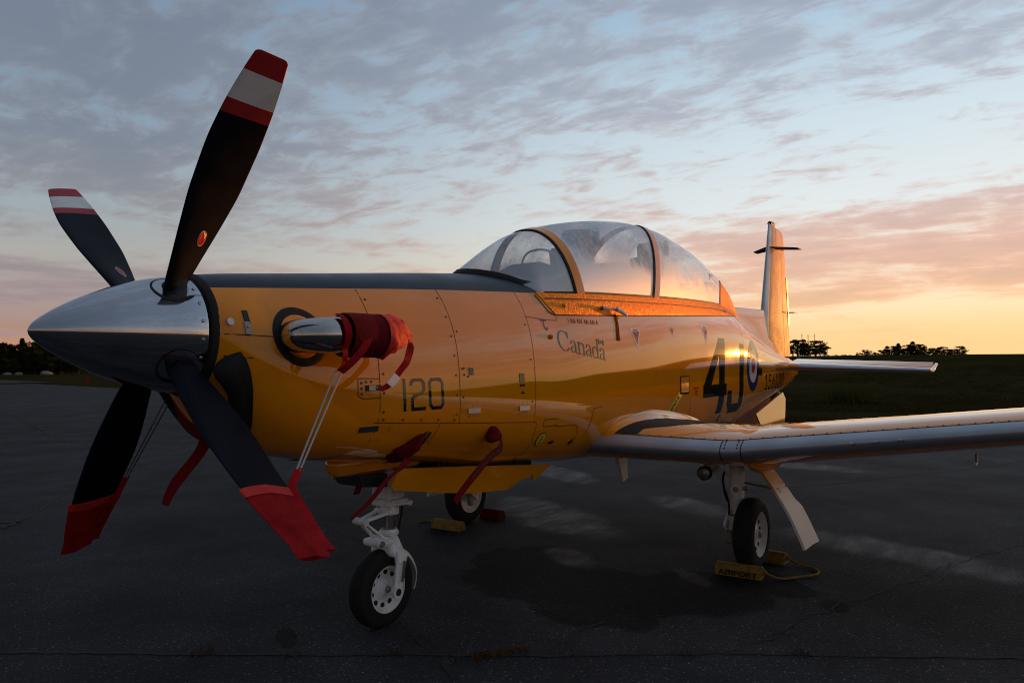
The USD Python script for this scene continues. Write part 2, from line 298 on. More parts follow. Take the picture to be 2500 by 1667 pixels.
# ------------------------------------------------------------------ the fuselage's form
# a (aft of the spinner's tip), bottom, widest height, half width, bottom fullness, shoulder half width, shoulder height, lean there (degrees), top
FT = np.array([
 (.590, 1.293, 1.553, .262, 2.0, .175, 1.748, 48, 1.812),
 (.72,  1.120, 1.450, .345, 2.0, .205, 1.755, 46, 1.830),
 (.92,  1.020, 1.350, .395, 2.1, .228, 1.768, 45, 1.850),
 (1.28, .945, 1.255, .435, 2.2, .255, 1.793, 44, 1.885),
 (1.80, .880, 1.205, .462, 2.3, .285, 1.827, 42, 1.938),
 (2.42, .795, 1.205, .480, 2.4, .318, 1.860, 39, 1.992),
 (2.80, .768, 1.21, .488, 2.4, .345, 1.878, 31, 2.015),
 (3.30, .720, 1.215, .492, 2.4, .392, 1.905, 22, 2.05),
 (4.00, .690, 1.215, .490, 2.4, .408, 1.935, 18, 2.08),
 (4.60, .675, 1.215, .475, 2.4, .402, 1.960, 18, 2.10),
 (5.40, .672, 1.21, .435, 2.3, .355, 1.990, 22, 2.12),
 (6.10, .690, 1.205, .385, 2.2, .290, 2.008, 28, 2.13),
 (6.60, .705, 1.20, .345, 2.2, .235, 1.975, 36, 2.12),
 (7.05, .740, 1.205, .305, 2.1, .180, 1.900, 44, 2.00),
 (7.40, .790, 1.215, .275, 2.1, .150, 1.800, 46, 1.862),
 (8.20, .905, 1.26, .205, 2.0, .108, 1.640, 46, 1.690),
 (9.00, 1.020, 1.320, .130, 2.0, .068, 1.520, 46, 1.560),
 (9.60, 1.130, 1.330, .075, 2.0, .038, 1.440, 46, 1.468),
 (9.90, 1.230, 1.335, .040, 2.0, .020, 1.392, 46, 1.405)])
FP = PC(FT[:, 0], FT[:, 1:], axis=0)
def herm(p0, t0, p1, t1, k):
    s = np.linspace(0, 1, k)[:, None]; return (2*s**3-3*s**2+1)*p0+(s**3-2*s**2+s)*t0+(-2*s**3+3*s**2)*p1+(s**3-s**2)*t1
NB, NS, NT = 16, 14, 10
def profile(a):
    """port half (y positive outwards) from the keel to the top: lower part, side, deck"""
    b, mz, w, nb, ws, zs, lean, t = FP(a)
    ph = np.linspace(np.pi/2, 0, NB); low = np.stack([w*np.cos(ph)**(2/nb), mz-(mz-b)*np.sin(ph)**(2/nb)], 1)
    p0, p1 = np.array([w, mz]), np.array([ws, zs]); L = np.linalg.norm(p1-p0)*1.08; d = np.array([-math.sin(math.radians(lean)), math.cos(math.radians(lean))])
    side = herm(p0, np.array([0, L]), p1, d*L, NS)
    p2 = np.array([0, t]); L2 = np.linalg.norm(p2-p1)*1.05
    return low, side, herm(p1, d*L2, p2, np.array([-L2, 0]), NT)
def half(a): l, s, d = profile(a); return np.vstack([l, s[1:], d[1:]])
def surf(a, z, off=0.):
    """point on the port skin at station a and height z, lifted off by off"""
    l, s, d = profile(a); p = np.vstack([l, s[1:], d[1:]]); i = np.clip(np.searchsorted(p[:, 1], z), 1, len(p)-1)
    t = np.clip((z-p[i-1, 1])/(p[i, 1]-p[i-1, 1]+1e-9), 0, 1); y = p[i-1, 0]+t*(p[i, 0]-p[i-1, 0])
    tg = p[i]-p[i-1]; n = np.array([tg[1], -tg[0]]); n /= np.linalg.norm(n)+1e-9
    return np.array([a, -(y+n[0]*off), z+n[1]*off])
def skin(a_list, rows):
    """rows(a) -> (k, 2) profile; both sides"""
    P = []
    for a in a_list:
        p = rows(a); P.append(np.stack([np.full(len(p), a), -p[:, 0], p[:, 1]], 1))
    return np.array(P)
def decal(poly, a0, z0, off=.0025, step=.03, shear=0., rot=0., sx=1., flip=1):
    """a flat print (polygon in metres, x aft, y up) laid on the port skin"""
    if rot: poly = affinity.rotate(poly, rot, origin=(0, 0))
    poly = affinity.translate(affinity.scale(poly, sx, 1, origin=(0, 0)), a0, z0); out = []
    for g in getattr(poly, 'geoms', [poly]):
        if g.is_empty or g.area < 1e-7: continue
        x0, y0, x1, y1 = g.bounds
        nx, ny = max(1, int((x1-x0)/step)), max(1, int((y1-y0)/step))
        for i in range(nx):
            for j in range(ny):
                c = g if nx*ny == 1 else g.intersection(sbox(x0+(x1-x0)*i/nx, y0+(y1-y0)*j/ny, x0+(x1-x0)*(i+1)/nx, y0+(y1-y0)*(j+1)/ny))
                for h in getattr(c, 'geoms', [c]):
                    if h.geom_type != 'Polygon' or h.area < 1e-8: continue
                    try: v, f = trimesh.creation.triangulate_polygon(h, engine='earcut')
                    except Exception: continue
                    if len(f): out.append((v, f))
    v = np.vstack([o[0] for o in out]); n = 0; F = []
    for o in out: F.append(np.asarray(o[1])+n); n += len(o[0])
    V = np.array([surf(x, y, off) for x, y in v]); F = np.vstack(F)
    e1, e2 = V[F[:, 1]]-V[F[:, 0]], V[F[:, 2]]-V[F[:, 0]]; bad = np.cross(e1, e2)[:, 1] > 0; F[bad] = F[bad][:, ::-1]
    return V, F
def seam(pts, w=.006, off=.0012):
    """a narrow joint following (station, height) points on the port skin"""
    pts = np.asarray(pts, float); d = np.r_[0, np.cumsum(np.linalg.norm(np.diff(pts, axis=0), axis=1))]
    s = np.arange(0, d[-1]+.02, .04); s[-1] = d[-1]; q = np.stack([np.interp(s, d, pts[:, k]) for k in (0, 1)], 1)
    return decal(LineString(q).buffer(w/2, cap_style=2, join_style=2), 0, 0, off, .05)
def onskin(a, zlist, side=-1):
    return np.array([surf(a, z) for z in zlist])

def mirror(m):
    v, f = (m.vertices, m.faces) if isinstance(m, trimesh.Trimesh) else m
    v = np.array(v, float); v[:, 1] *= -1; return v, np.asarray(f)[:, ::-1]
def both(m): return cat([m, mirror(m)])
def stations(*ks):
    """closely spaced stations between the given ends"""
    return np.unique(np.round(np.concatenate([np.linspace(a, b, max(2, int((b-a)/.04)+1)) for a, b in zip(ks[:-1], ks[1:])]), 4))

plane = thing('training_aeroplane', 'yellow low wing trainer with polished spinner and four black propeller blades', 'aeroplane')
fus = part('fuselage', both(grid(skin(stations(.59, 9.9), lambda a: np.vstack([profile(a)[0], profile(a)[1][1:]])))), 'yellow_paint', plane, smooth=50)
part('antiglare_deck', both(grid(skin(stations(.59, 3.06), lambda a: profile(a)[2]))), 'black_paint', plane, 'matt black anti-glare top of the nose', smooth=50)
part('rear_deck', both(grid(skin(stations(5.55, 9.9), lambda a: profile(a)[2]))), 'yellow_paint', plane, smooth=50)
endp = half(9.9); part('tail_cone', hull([((9.9, 0, z), .035) for z in (1.26, 1.37)]+[((9.97, 0, 1.31), .03)]), 'yellow_paint', plane)
# black rubber-edged front ring of the cowling, round the spinner
part('cowl_ring', lathe([(.565, .235), (.572, .255), (.585, .264), (.600, .267), (.606, .260), (.60, .15)], (0, 0, 1.553), (1, 0, 0)), 'dark_gap', fus)

# spinner
SPR = .246; prof = [(0, 0.0015), (.006, .016), (.016, .030), (.035, .047), (.07, .073), (.12, .104), (.18, .136), (.25, .168), (.33, .198), (.41, .222), (.48, .237), (.53, .244), (.557, SPR), (.562, SPR-.002), (.564, SPR-.03), (.566, .02)]
pp = np.array(prof); sgrid = np.linspace(.0, .557, 60); front = PC(pp[:-3, 0], pp[:-3, 1])
full = [(s, max(.0015, float(front(s)))) for s in np.r_[0, np.geomspace(.003, .557, 60)]]+prof[-3:]
spin = part('spinner', lathe(full, (0, 0, 1.556), (1, 0, 0), 96), 'polished_metal', plane, 'polished bare metal spinner', smooth=40)
for k in range(20):
    an = 2*math.pi*(k+.35)/20; n = np.array([0, math.cos(an), math.sin(an)]); part('screw', lathe([(0, .0075), (.0025, .0075), (.004, .005), (.004, .0005)], np.array([.538, 0, 1.556])+n*.2445, n+np.array([-.10, 0, 0]), 10), 'screw_metal', spin)

# propeller
HUBA, HUBZ, TH0 = .468, 1.556, math.radians(52.7)
CH = PC([.10, .20, .30, .42, .55, .70, .85, 1.0, 1.12, 1.20, 1.245], [.095, .105, .128, .158, .186, .205, .205, .188, .160, .136, .118])
BT = PC([.10, .30, .50, .75, 1.0, 1.245], [112, 104, 96, 87, 81, 77]); TK = PC([.10, .22, .4, .7, 1.0, 1.245], [.9, .42, .20, .11, .075, .055]); SW = PC([.1, .4, .8, 1.245], [0., .004, .004, -.018])
RT = 1.238
def blade_sec(r, th, infl=0., k=22):
    """a closed section of the blade at radius r"""
    x = (1-np.cos(np.linspace(0, np.pi, k//2+1)))/2; yt = 5*(.2969*np.sqrt(x)-.126*x-.3516*x**2+.2843*x**3-.1036*x**4)
    c, tk = float(CH(r)), float(TK(r)); X = np.r_[x, x[-2:0:-1]]; Y = np.r_[yt, -yt[-2:0:-1]]*tk
    X = (.42-X)*c+float(SW(r)); Y = Y*c
    if infl: nrm = np.stack([X-SW(r), Y*4], 1); nrm /= np.linalg.norm(nrm, axis=1, keepdims=True)+1e-9; X = X+nrm[:, 0]*infl; Y = Y+nrm[:, 1]*infl
    b = math.radians(float(BT(r))); rad = np.array([0, -math.cos(th), math.sin(th)]); trv = np.array([0, math.sin(th), math.cos(th)]); fwd = np.array([-1., 0, 0])
    ch = fwd*math.sin(b)+trv*math.cos(b); nn = np.cross(rad, ch)
    return np.array([HUBA, 0, HUBZ])+rad*r+X[:, None]*ch+Y[:, None]*nn
def blade_piece(r0, r1, th, infl=0., tip=False, root=False, n=10):
    rs = np.linspace(r0, r1, n); S = [blade_sec(r, th, infl) for r in rs]
    if tip:
        for e, s in ((.35, .96), (.75, .86), (1.0, .72)):
            q = blade_sec(r1, th, infl); cq = q.mean(0); rad = np.array([0, -math.cos(th), math.sin(th)]); S.append(cq+(q-cq)*s+rad*.012*e)
    v, f = grid(np.array(S), True)
    k = len(S[0]); caps = []
    for row, fl in ((0, 0), (len(S)-1, 1)):
        o = row*k; caps += [[o, o+j+1, o+j] if not fl else [o, o+j, o+j+1] for j in range(1, k-1)]
    return v, np.vstack([f, caps])
blades = []
for i in range(4):
    th = TH0+i*math.pi/2
    b = part('propeller_blade', blade_piece(.17, .985, th, n=26), 'black_blade', plane, smooth=50); blades.append(b)
    part('red_band', blade_piece(.985, 1.04, th, n=4), 'red_stripe', b, smooth=50); part('white_band', blade_piece(1.04, 1.155, th, n=5), 'white_stripe', b, smooth=50); part('red_tip', blade_piece(1.155, RT-.012, th, tip=True, n=5), 'red_stripe', b, smooth=50)
    rad = np.array([0, -math.cos(th), math.sin(th)])
    part('root_cuff', tube([np.array([HUBA, 0, HUBZ])+rad*r for r in (.05, .14, .19, .23)], (.048, .048, .050, .045), 20), 'black_rubber', b)
    # dark opening in the spinner round the blade's root: a disc bent over the spinner, with a slot running aft
    pts = []
    for aa, rr in ((HUBA, .086),):
        out = unary_union([affinity.translate(Point(0, 0).buffer(rr, 24), 0, 0), sbox(0, -.058, .112, .058)])
        vv, ff = trimesh.creation.triangulate_polygon(out.segmentize(.012), engine='earcut', )
        V = []
        for x, y in vv:
            a = HUBA+x; R_ = float(front(min(a, .556)))+.0015; ang = th+y/R_; V.append([a, -R_*math.cos(ang), 1.556+R_*math.sin(ang)])
        V = np.array(V)
    part('blade_opening', (V, ff), 'dark_gap', spin, smooth=True)
    for sgn in ((-1, 1) if i < 2 else ()): # oval maker's badge on each face
        rr = .47; el = affinity.scale(Point(0, 0).buffer(1, 16), .036, .019)
        for nm, poly, mt, lift in (('badge', el, 'ink_white', .0012), ('badge_field', affinity.scale(el, .90, .84), 'ink_red', .0022)):
            vv, ff2 = trimesh.creation.triangulate_polygon(poly, engine='earcut'); S = []
            for x, y in vv:
                sec = blade_sec(rr+x, th); kk = len(sec)//2; q = sec[1:kk] if sgn > 0 else sec[:kk:-1]
                t = np.linalg.norm(q-q[0], axis=1); tq = np.clip(float(CH(rr))*.60+y, 0, t.max()); p = np.array([np.interp(tq, t, q[:, j]) for j in range(3)])
                ctr = sec.mean(0); nb_ = blade_sec(rr, th); bb = math.radians(float(BT(rr))); trv = np.array([0, math.sin(th), math.cos(th)]); ch = np.array([-1., 0, 0])*math.sin(bb)+trv*math.cos(bb); nn = np.cross(rad, ch)
                S.append(p+nn*sgn*lift)
            part(nm, (np.array(S), ff2 if sgn > 0 else ff2[:, ::-1]), mt, b, smooth=False)

# chin air intake: a black rubber lip in a crescent under the spinner, closed by a red plug
out = affinity.scale(Point(0, 0).buffer(1, 48), .352, .425); out = affinity.translate(out, 0, 1.50)
cres = out.difference(Point(0, 1.556).buffer(.285, 48)).intersection(sbox(-.5, .9, .5, 1.48)); cres = max(getattr(cres, 'geoms', [cres]), key=lambda g: g.area)
lip_line = np.array(cres.buffer(-.018).buffer(.03).buffer(-.012).simplify(.0015).exterior.segmentize(.022).coords)[:-1]
P = []; LB = [(1.480, .655, .655), (1.455, .605, .672), (1.43, .572, .682), (1.40, .556, .692), (1.37, .568, .700), (1.34, .600, .708), (1.30, .632, .718), (1.24, .655, .735), (1.18, .68, .758), (1.12, .70, .785), (1.075, .715, .80)]
for z_, af, ab in LB:
    e_ = surf(max(ab, .60), max(z_, float(FP(ab)[0])+.004), .004); yo = abs(e_[1]); k_ = max(0., ab-af); q0 = np.array([ab+.004, -(yo-.004), e_[2]])
    P.append([(ab, -(yo+.004), z_), (ab-.3*k_, -(yo+.012), z_), (af+.25*k_, -(yo+.010-.10*k_), z_), (af+.02*k_, -(yo-.010-.14*k_), z_+.002), (af, -(yo-.024-.18*k_), z_+.003), (af+.05*k_, -(yo-.040-.16*k_), z_+.004), (af+.4*k_, -(yo-.050-.10*k_), z_+.004), (ab, -(yo-.055), z_+.004)])
P = np.array(P)
bot = []
for y_ in np.linspace(P[-1][0][1], 0, 7)[1:]:
    t_ = 1-abs(y_)/abs(P[-1][0][1]); r_ = P[-1].copy(); r_[:, 1] *= abs(y_)/abs(P[-1][0][1]); r_[:, 2] -= .018*math.sin(t_*math.pi/2); r_[3:, 2] += .02*t_; bot.append(r_)
P = np.concatenate([P, np.array(bot)]); part('intake_lip', both(grid(P)), 'black_rubber', plane, 'black rubber lip of the chin intake', smooth=True)

# exhaust stacks, one each side: a dark-edged hole with a raised fairing, and a polished stub turned aft
def exhaust(side):
    pth = bez([(.90, -.31, 1.548), (.868, -.40, 1.548), (.868, -.475, 1.548), (.925, -.535, 1.550), (1.02, -.56, 1.552), (1.19, -.572, 1.552)], 22)
    t = np.linspace(0, 1, 22); rr = np.interp(t, [0, .3, .5, .8, 1], [.068, .072, .077, .079, .077])
    v, f = tube(pth, rr, 28, caps=False); v[:, 2] = 1.55+(v[:, 2]-1.55)*1.0
    inner = tube(pth[3:], rr[3:]-.004, 28, caps=False)
    parts = [((v, f), 'exhaust_stack', 'exhaust_metal'), ((inner[0], inner[1][:, ::-1]), 'exhaust_bore', 'dark_gap')]
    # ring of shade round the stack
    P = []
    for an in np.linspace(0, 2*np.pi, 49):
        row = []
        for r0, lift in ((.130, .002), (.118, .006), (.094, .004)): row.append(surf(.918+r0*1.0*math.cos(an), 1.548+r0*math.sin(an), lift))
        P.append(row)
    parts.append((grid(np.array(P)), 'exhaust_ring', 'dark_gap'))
    P = []
    for an in np.linspace(0, 2*np.pi, 49):
        row = []
        for r0, lift in ((.097, .003), (.088, .006), (.080, .007), (.070, .005)): row.append(surf(.914+r0*math.cos(an), 1.548+r0*math.sin(an), lift))
        P.append(row)
    parts.append((grid(np.array(P)), 'exhaust_fairing', 'yellow_paint'))
    st = None
    for m_, nm, mt in parts:
        q = part(nm, m_ if side < 0 else mirror(m_), mt, plane if nm == 'exhaust_stack' else st, smooth=45); st = st or q
exhaust(-1); exhaust(1)

# ------------------------------------------------------------------ canopy
CT = PC([2.33, 2.6, 2.81, 2.97, 3.23, 3.5, 3.92, 4.12, 4.56, 4.94, 5.37, 5.84, 6.37, 6.67, 6.96, 7.17, 7.32, 7.42], [1.975, 2.125, 2.245, 2.325, 2.405, 2.475, 2.56, 2.592, 2.636, 2.646, 2.612, 2.545, 2.425, 2.345, 2.235, 2.085, 1.92, 1.858])
CW = PC([2.33, 2.5, 2.65, 2.8], [.06, .215, .30, .345])
def cbase(a):
    s = FP(min(a, 7.42)); return (float(CW(a)) if a < 2.8 else s[4], s[5]-(.03*min(1, (2.8-a)/.1) if a < 2.8 else 0.), s[6])
def cpoint(ab, at, v):
    """point on the port half of the canopy: ab, at the stations of its foot and its top, v from foot (0) to top (1)"""
    a = ab+(at-ab)*v; w, z, lean = cbase(a); t = float(CT(a)); p0, p1 = np.array([w, z]), np.array([0., t]); d = p1-p0; L = np.linalg.norm(d)
    le = math.radians(np.interp(a, [2.4, 3.2, 4.5, 6.0, 6.8, 7.4], [20, 7, 6, 14, 30, 46])); s = v
    h = lambda s_: (2*s_**3-3*s_**2+1)*p0+(s_**3-2*s_**2+s_)*np.array([-math.sin(le), math.cos(le)])*L*1.12+(-2*s_**3+3*s_**2)*p1+(s_**3-s_**2)*np.array([-1., 0])*L*1.12
    q = h(s); return np.array([a, -q[0], q[1]])
def cpatch(rows, vs=np.linspace(0, 1, 18), off=0.):
    """rows: (foot station, top station)"""
    P = np.array([[cpoint(b, t, v) for v in vs] for b, t in rows])
    if off:
        du = np.gradient(P, axis=0); dv = np.gradient(P, axis=1); nn = np.cross(du, dv); nn /= np.linalg.norm(nn, axis=2, keepdims=True)+1e-9
        nn *= -np.sign(nn[len(P)//2, min(2, len(vs)-1), 1]); P = P+nn*off
    return P
def shell(rows, vs, o1, o2):
    A, B = cpatch(rows, vs, o1), cpatch(rows, vs, o2); n, k = A.shape[:2]
    edge = lambda s1, s2: grid(np.stack([s1, s2]))
    return cat([grid(A), grid(B), edge(A[0], B[0]), edge(A[-1], B[-1]), edge(A[:, 0], B[:, 0]), edge(A[:, -1], B[:, -1])])
lin = lambda x0, x1, n: np.linspace(x0, x1, n)
FLIP = True
rowsA = list(zip(lin(2.46, 3.20, 22), lin(2.335, 3.13, 22))); rowsB = list(zip(lin(3.20, 4.33, 24), lin(3.13, 4.76, 24))); rowsC = list(zip(lin(4.33, 6.15, 30), lin(4.76, 6.82, 30))); rowsD = list(zip(lin(6.15, 7.41, 26), lin(6.82, 7.415, 26)))
wind = part('windscreen', both(grid(cpatch(rowsA), flip=FLIP)), 'windscreen_glass', plane, smooth=True)
can = part('canopy_glass', both(grid(cpatch(rowsB), flip=FLIP)), 'canopy_glass', plane, 'dewy main canopy glass', smooth=True)
rear = part('rear_glass', both(grid(cpatch(rowsC), flip=FLIP)), 'rear_glass', plane, 'rear canopy glass glowing orange in the low sun', smooth=True)
part('canopy_fairing', both(grid(cpatch(rowsD), flip=FLIP)), 'yellow_dewy', plane, smooth=True)
fv = np.linspace(0, 1, 26)
part('front_arch', both(shell(list(zip(lin(3.175, 3.265, 4), lin(3.09, 3.17, 4))), fv, -.004, .010)), 'yellow_panel', can, smooth=40)
part('arch_seal', both(shell(list(zip(lin(3.155, 3.177, 3), lin(3.072, 3.092, 3))), fv, -.004, .007)), 'black_rubber', wind, smooth=40)
part('middle_arch', both(shell(list(zip(lin(4.335, 4.43, 4), lin(4.77, 4.85, 4))), fv, -.004, .010)), 'yellow_panel', can, smooth=40)
part('middle_seal', both(shell(list(zip(lin(4.315, 4.337, 3), lin(4.75, 4.772, 3))), fv, -.004, .007)), 'black_rubber', can, smooth=40)
part('rear_seal', both(shell(list(zip(lin(6.14, 6.165, 3), lin(6.81, 6.835, 3))), fv, -.003, .006)), 'black_rubber', rear, smooth=40)
part('glass_seal', both(shell(list(zip(lin(2.84, 6.15, 60), lin(2.84, 6.15, 60)*1.0)), np.array([0., .022]), -.003, .006)), 'black_rubber', can, smooth=40)
# dark frame where the windscreen meets the deck
def deck_z(a, y):
    d = profile(a)[2]; return np.interp(abs(y), d[::-1, 0], d[::-1, 1]) if abs(y) <= d[0, 0] else d[0, 1]-2*(abs(y)-d[0, 0])
cut = []
for v in np.linspace(.17, 1, 26):
    us = np.linspace(0, .6, 240); prev = None; hit = us[0]
    for u_ in us:
        p = cpoint(2.46+.74*u_, 2.335+.795*u_, v)
        if p[2] > deck_z(p[0], p[1])+.001: hit = u_; break
    cut.append((v, hit))
P = []
for v, u_ in cut:
    row = []
    for k, (du, lf) in enumerate(((-.03, -.01), (-.02, .004), (.0, .008), (.07, .008), (.085, .0))):
        q = cpoint(2.46+.74*(u_+du), 2.335+.795*(u_+du), v); row.append(q+np.array([-.4, -math.copysign(.6, .1)*(1-v), .75])*lf)
    P.append(row)
part('windscreen_frame', both(grid(np.array(P))), 'black_rubber', wind, 'dark frame at the foot of the windscreen', smooth=True)
# yellow rail under the glass, with its joints
zr = PC([2.80, 3.4, 4.29, 5.4, 6.7], [1.738, 1.762, 1.804, 1.860, 1.924])
P = []
for a in stations(2.74, 6.70):
    lo = float(zr(max(a, 2.8))); hi = min(float(FP(a)[5])+.004, 9); lo = lo if a > 2.85 else lo+(2.85-a)/.11*(hi-lo)*.97
    hi2 = hi if a < 6.3 else hi-(a-6.3)*.05
    P.append([surf(a, lo, -.006), surf(a, lo, .005)]+[surf(a, lo+(hi2-lo)*k, .006) for k in (.15, .35, .6, .85, .97)]+[surf(a, hi2, -.002)])
rail = part('canopy_rail', both(grid(np.array(P))), 'yellow_dewy', plane, 'dewy yellow sill rail under the canopy glass', smooth=50)
z2 = lambda a: float(FP(a)[5])-.038-.006*(a-2.8)
part('rail_seam', decal(LineString([(a, z2(a)) for a in np.linspace(2.80, 6.55, 60)]).buffer(.004, cap_style=2), 0, 0, .0085, .08), 'panel_seam', rail, smooth=False)
part('canopy_seam', decal(LineString([(2.72, 1.862), (2.79, 1.755), (2.85, 1.736)]+[(a, float(zr(a))-.002) for a in np.linspace(2.9, 6.68, 60)]).buffer(.0045, cap_style=2), 0, 0, .003, .08), 'dark_gap', fus, smooth=False)
# handle, step knobs
h = part('canopy_handle', [tube([surf(3.42, 1.808, .0), surf(3.42, 1.808, .035)], .014, 12), tube([surf(3.43, 1.806, .03), surf(3.60, 1.803, .034)], .009, 10)], 'dull_metal', rail, 'dark canopy handle with a white grip')
part('grip', [tube([surf(3.59, 1.803, .034), surf(3.63, 1.797, .036), surf(3.69, 1.775, .038), surf(3.715, 1.760, .038)], (.016, .017, .014, .007), 10)], 'white_paint', h)
for a, z in ((2.977, 1.803), (2.74, 1.592)): part('fastener', hull([(surf(a, z, .004), .017), (surf(a, z, .012), .011)]), 'yellow_panel', rail if z > 1.7 else fus)
part('fastener', hull([(surf(6.2, 1.945, .002), .014), (surf(6.2, 1.945, .010), .008)]), 'dull_metal', rail)

# cockpit seen through the glass
ck = holder('cockpit', plane)
P = []
for a in stations(2.9, 5.62):
    w = FP(a)[4]-.012; z = FP(a)[5]; P.append([(a, -w, z-.004), (a, -w, z-.16), (a, -w+.06, z-.24), (a, 0, z-.26), (a, w-.06, z-.24), (a, w, z-.16), (a, w, z-.004)])
part('cockpit_tub', grid(np.array(P)), 'cockpit_dark', ck)
part('bulkhead', plate([(-.36, 1.72), (.36, 1.72), (.36, 1.97), (.24, 2.11), (-.24, 2.11), (-.36, 1.97)], lambda u, v: (5.53, u, v), (1, 0, 0), .03), 'cockpit_dark', ck)
def coaming(a0, a1, zt, w):
    P = []
    for a, k in zip(np.linspace(a0, a1, 8), (.55, .85, .97, 1, 1, .98, .9, .7)):
        z0 = FP(a)[5]-.10; hh = zt-z0; P.append([(a, -w, z0), (a, -w, z0+hh*k*.55), (a, -w*.75, z0+hh*k*.88), (a, -w*.35, z0+hh*k), (a, w*.35, z0+hh*k), (a, w*.75, z0+hh*k*.88), (a, w, z0+hh*k*.55), (a, w, z0)])
    P.append([(a1, 0., z0)]*8); P.insert(0, [(a0, 0., zt-.3)]*8); return grid(np.array(P))
part('instrument_coaming', coaming(2.98, 3.34, 2.14, .29), 'cockpit_dark', ck); part('instrument_coaming', coaming(4.10, 4.62, 2.27, .34), 'cockpit_dark', ck)
for a, z in ((3.80, 2.02), (5.10, 2.09)):
    s = part('ejection_seat', [bx((a, 0, z), (.16, .46, .66), basis((-.22, 0, 1)), .03), bx((a-.06, -.19, z-.05), (.16, .05, .40), basis((-.22, 0, 1)), .015), bx((a-.06, .19, z-.05), (.16, .05, .40), basis((-.22, 0, 1)), .015)], 'seat_grey', ck)
    part('headrest', [bx((a+.05, 0, z+.34), (.15, .32, .24), basis((-.15, 0, 1)), .03), bx((a+.10, -.13, z+.40), (.05, .04, .14), None, .01), bx((a+.10, .13, z+.40), (.05, .04, .14), None, .01)], 'cockpit_dark', s)
    part('harness', [bar((a-.08, -.09, z+.26), (a-.10, -.10, z-.15), .045, .012), bar((a-.08, .09, z+.26), (a-.10, .10, z-.15), .045, .012)], 'grey_fabric', s)
part('glare_frame', [tube(bez([(3.30, -.16, 2.10), (3.28, -.12, 2.22), (3.26, 0, 2.25), (3.28, .12, 2.22), (3.30, .16, 2.10)], 14), .008, 8)], 'dull_metal', ck)
part('red_tag', [bx((3.06, -.20, 2.005), (.11, .05, .045), None, .006)], 'bright_red_cloth', ck, 'small red tag behind the windscreen')
part('equipment_shelf', hull([((5.75, y, 2.10), .05) for y in (-.16, .16)]+[((6.35, y, 2.12), .05) for y in (-.12, .12)]+[((6.0, y, 2.20), .04) for y in (-.1, .1)]), 'cockpit_dark', ck)

# ------------------------------------------------------------------ wings
def foil(k=20):
    x = (1-np.cos(np.linspace(0, np.pi, k)))/2; yt = 5*(.2969*np.sqrt(x)-.126*x-.3516*x**2+.2843*x**3-.1036*x**4); yc = .02*(1-(2*x-.8)**2/1.44)*np.minimum(1, x*6); return x, yt, yc
WS = [(-.20, 3.36, 2.18, .858, .140), (-.50, 3.385, 2.12, .858, .138), (-1.22, 3.44, 1.98, .855, .138), (-1.34, 3.447, 1.96, .859, .138), (-1.46, 3.453, 1.93, .875, .138), (-2.2, 3.50, 1.76, .972, .135), (-3.2, 3.56, 1.53, 1.104, .132), (-4.4, 3.64, 1.25, 1.260, .13), (-4.95, 3.68, 1.10, 1.330, .125), (-5.09, 3.80, .85, 1.35, .10)]
WPC = PC([-s[0] for s in WS], np.array([s[1:] for s in WS]), axis=0)
def wing_pt(y, x, up_):
    """on the port wing at span y (negative), chord fraction x, upper or lower side"""
    a0, c, z0, t = WPC(-y); yt = 5*(.2969*math.sqrt(x)-.126*x-.3516*x*x+.2843*x**3-.1036*x**4)*t; yc = .006*(1-(2*x-.8)**2/1.44)*min(1, x*6)
    return np.array([a0+x*c, y, z0+c*(yc+(yt if up_ else -yt))-.030*x*c])
ys = -np.r_[np.linspace(.2, 1.2, 12), np.linspace(1.24, 1.52, 9), np.linspace(1.6, 5.0, 40), 5.05, 5.09]
XN, XL = .034, .028; q01 = np.linspace(0, 1, 10)**2; xs_le, xl_le = XN*q01, XL*q01; xs, xl = (k_+(1-k_)*(1-np.cos(np.linspace(0, np.pi/2, 24))) for k_ in (XN, XL))
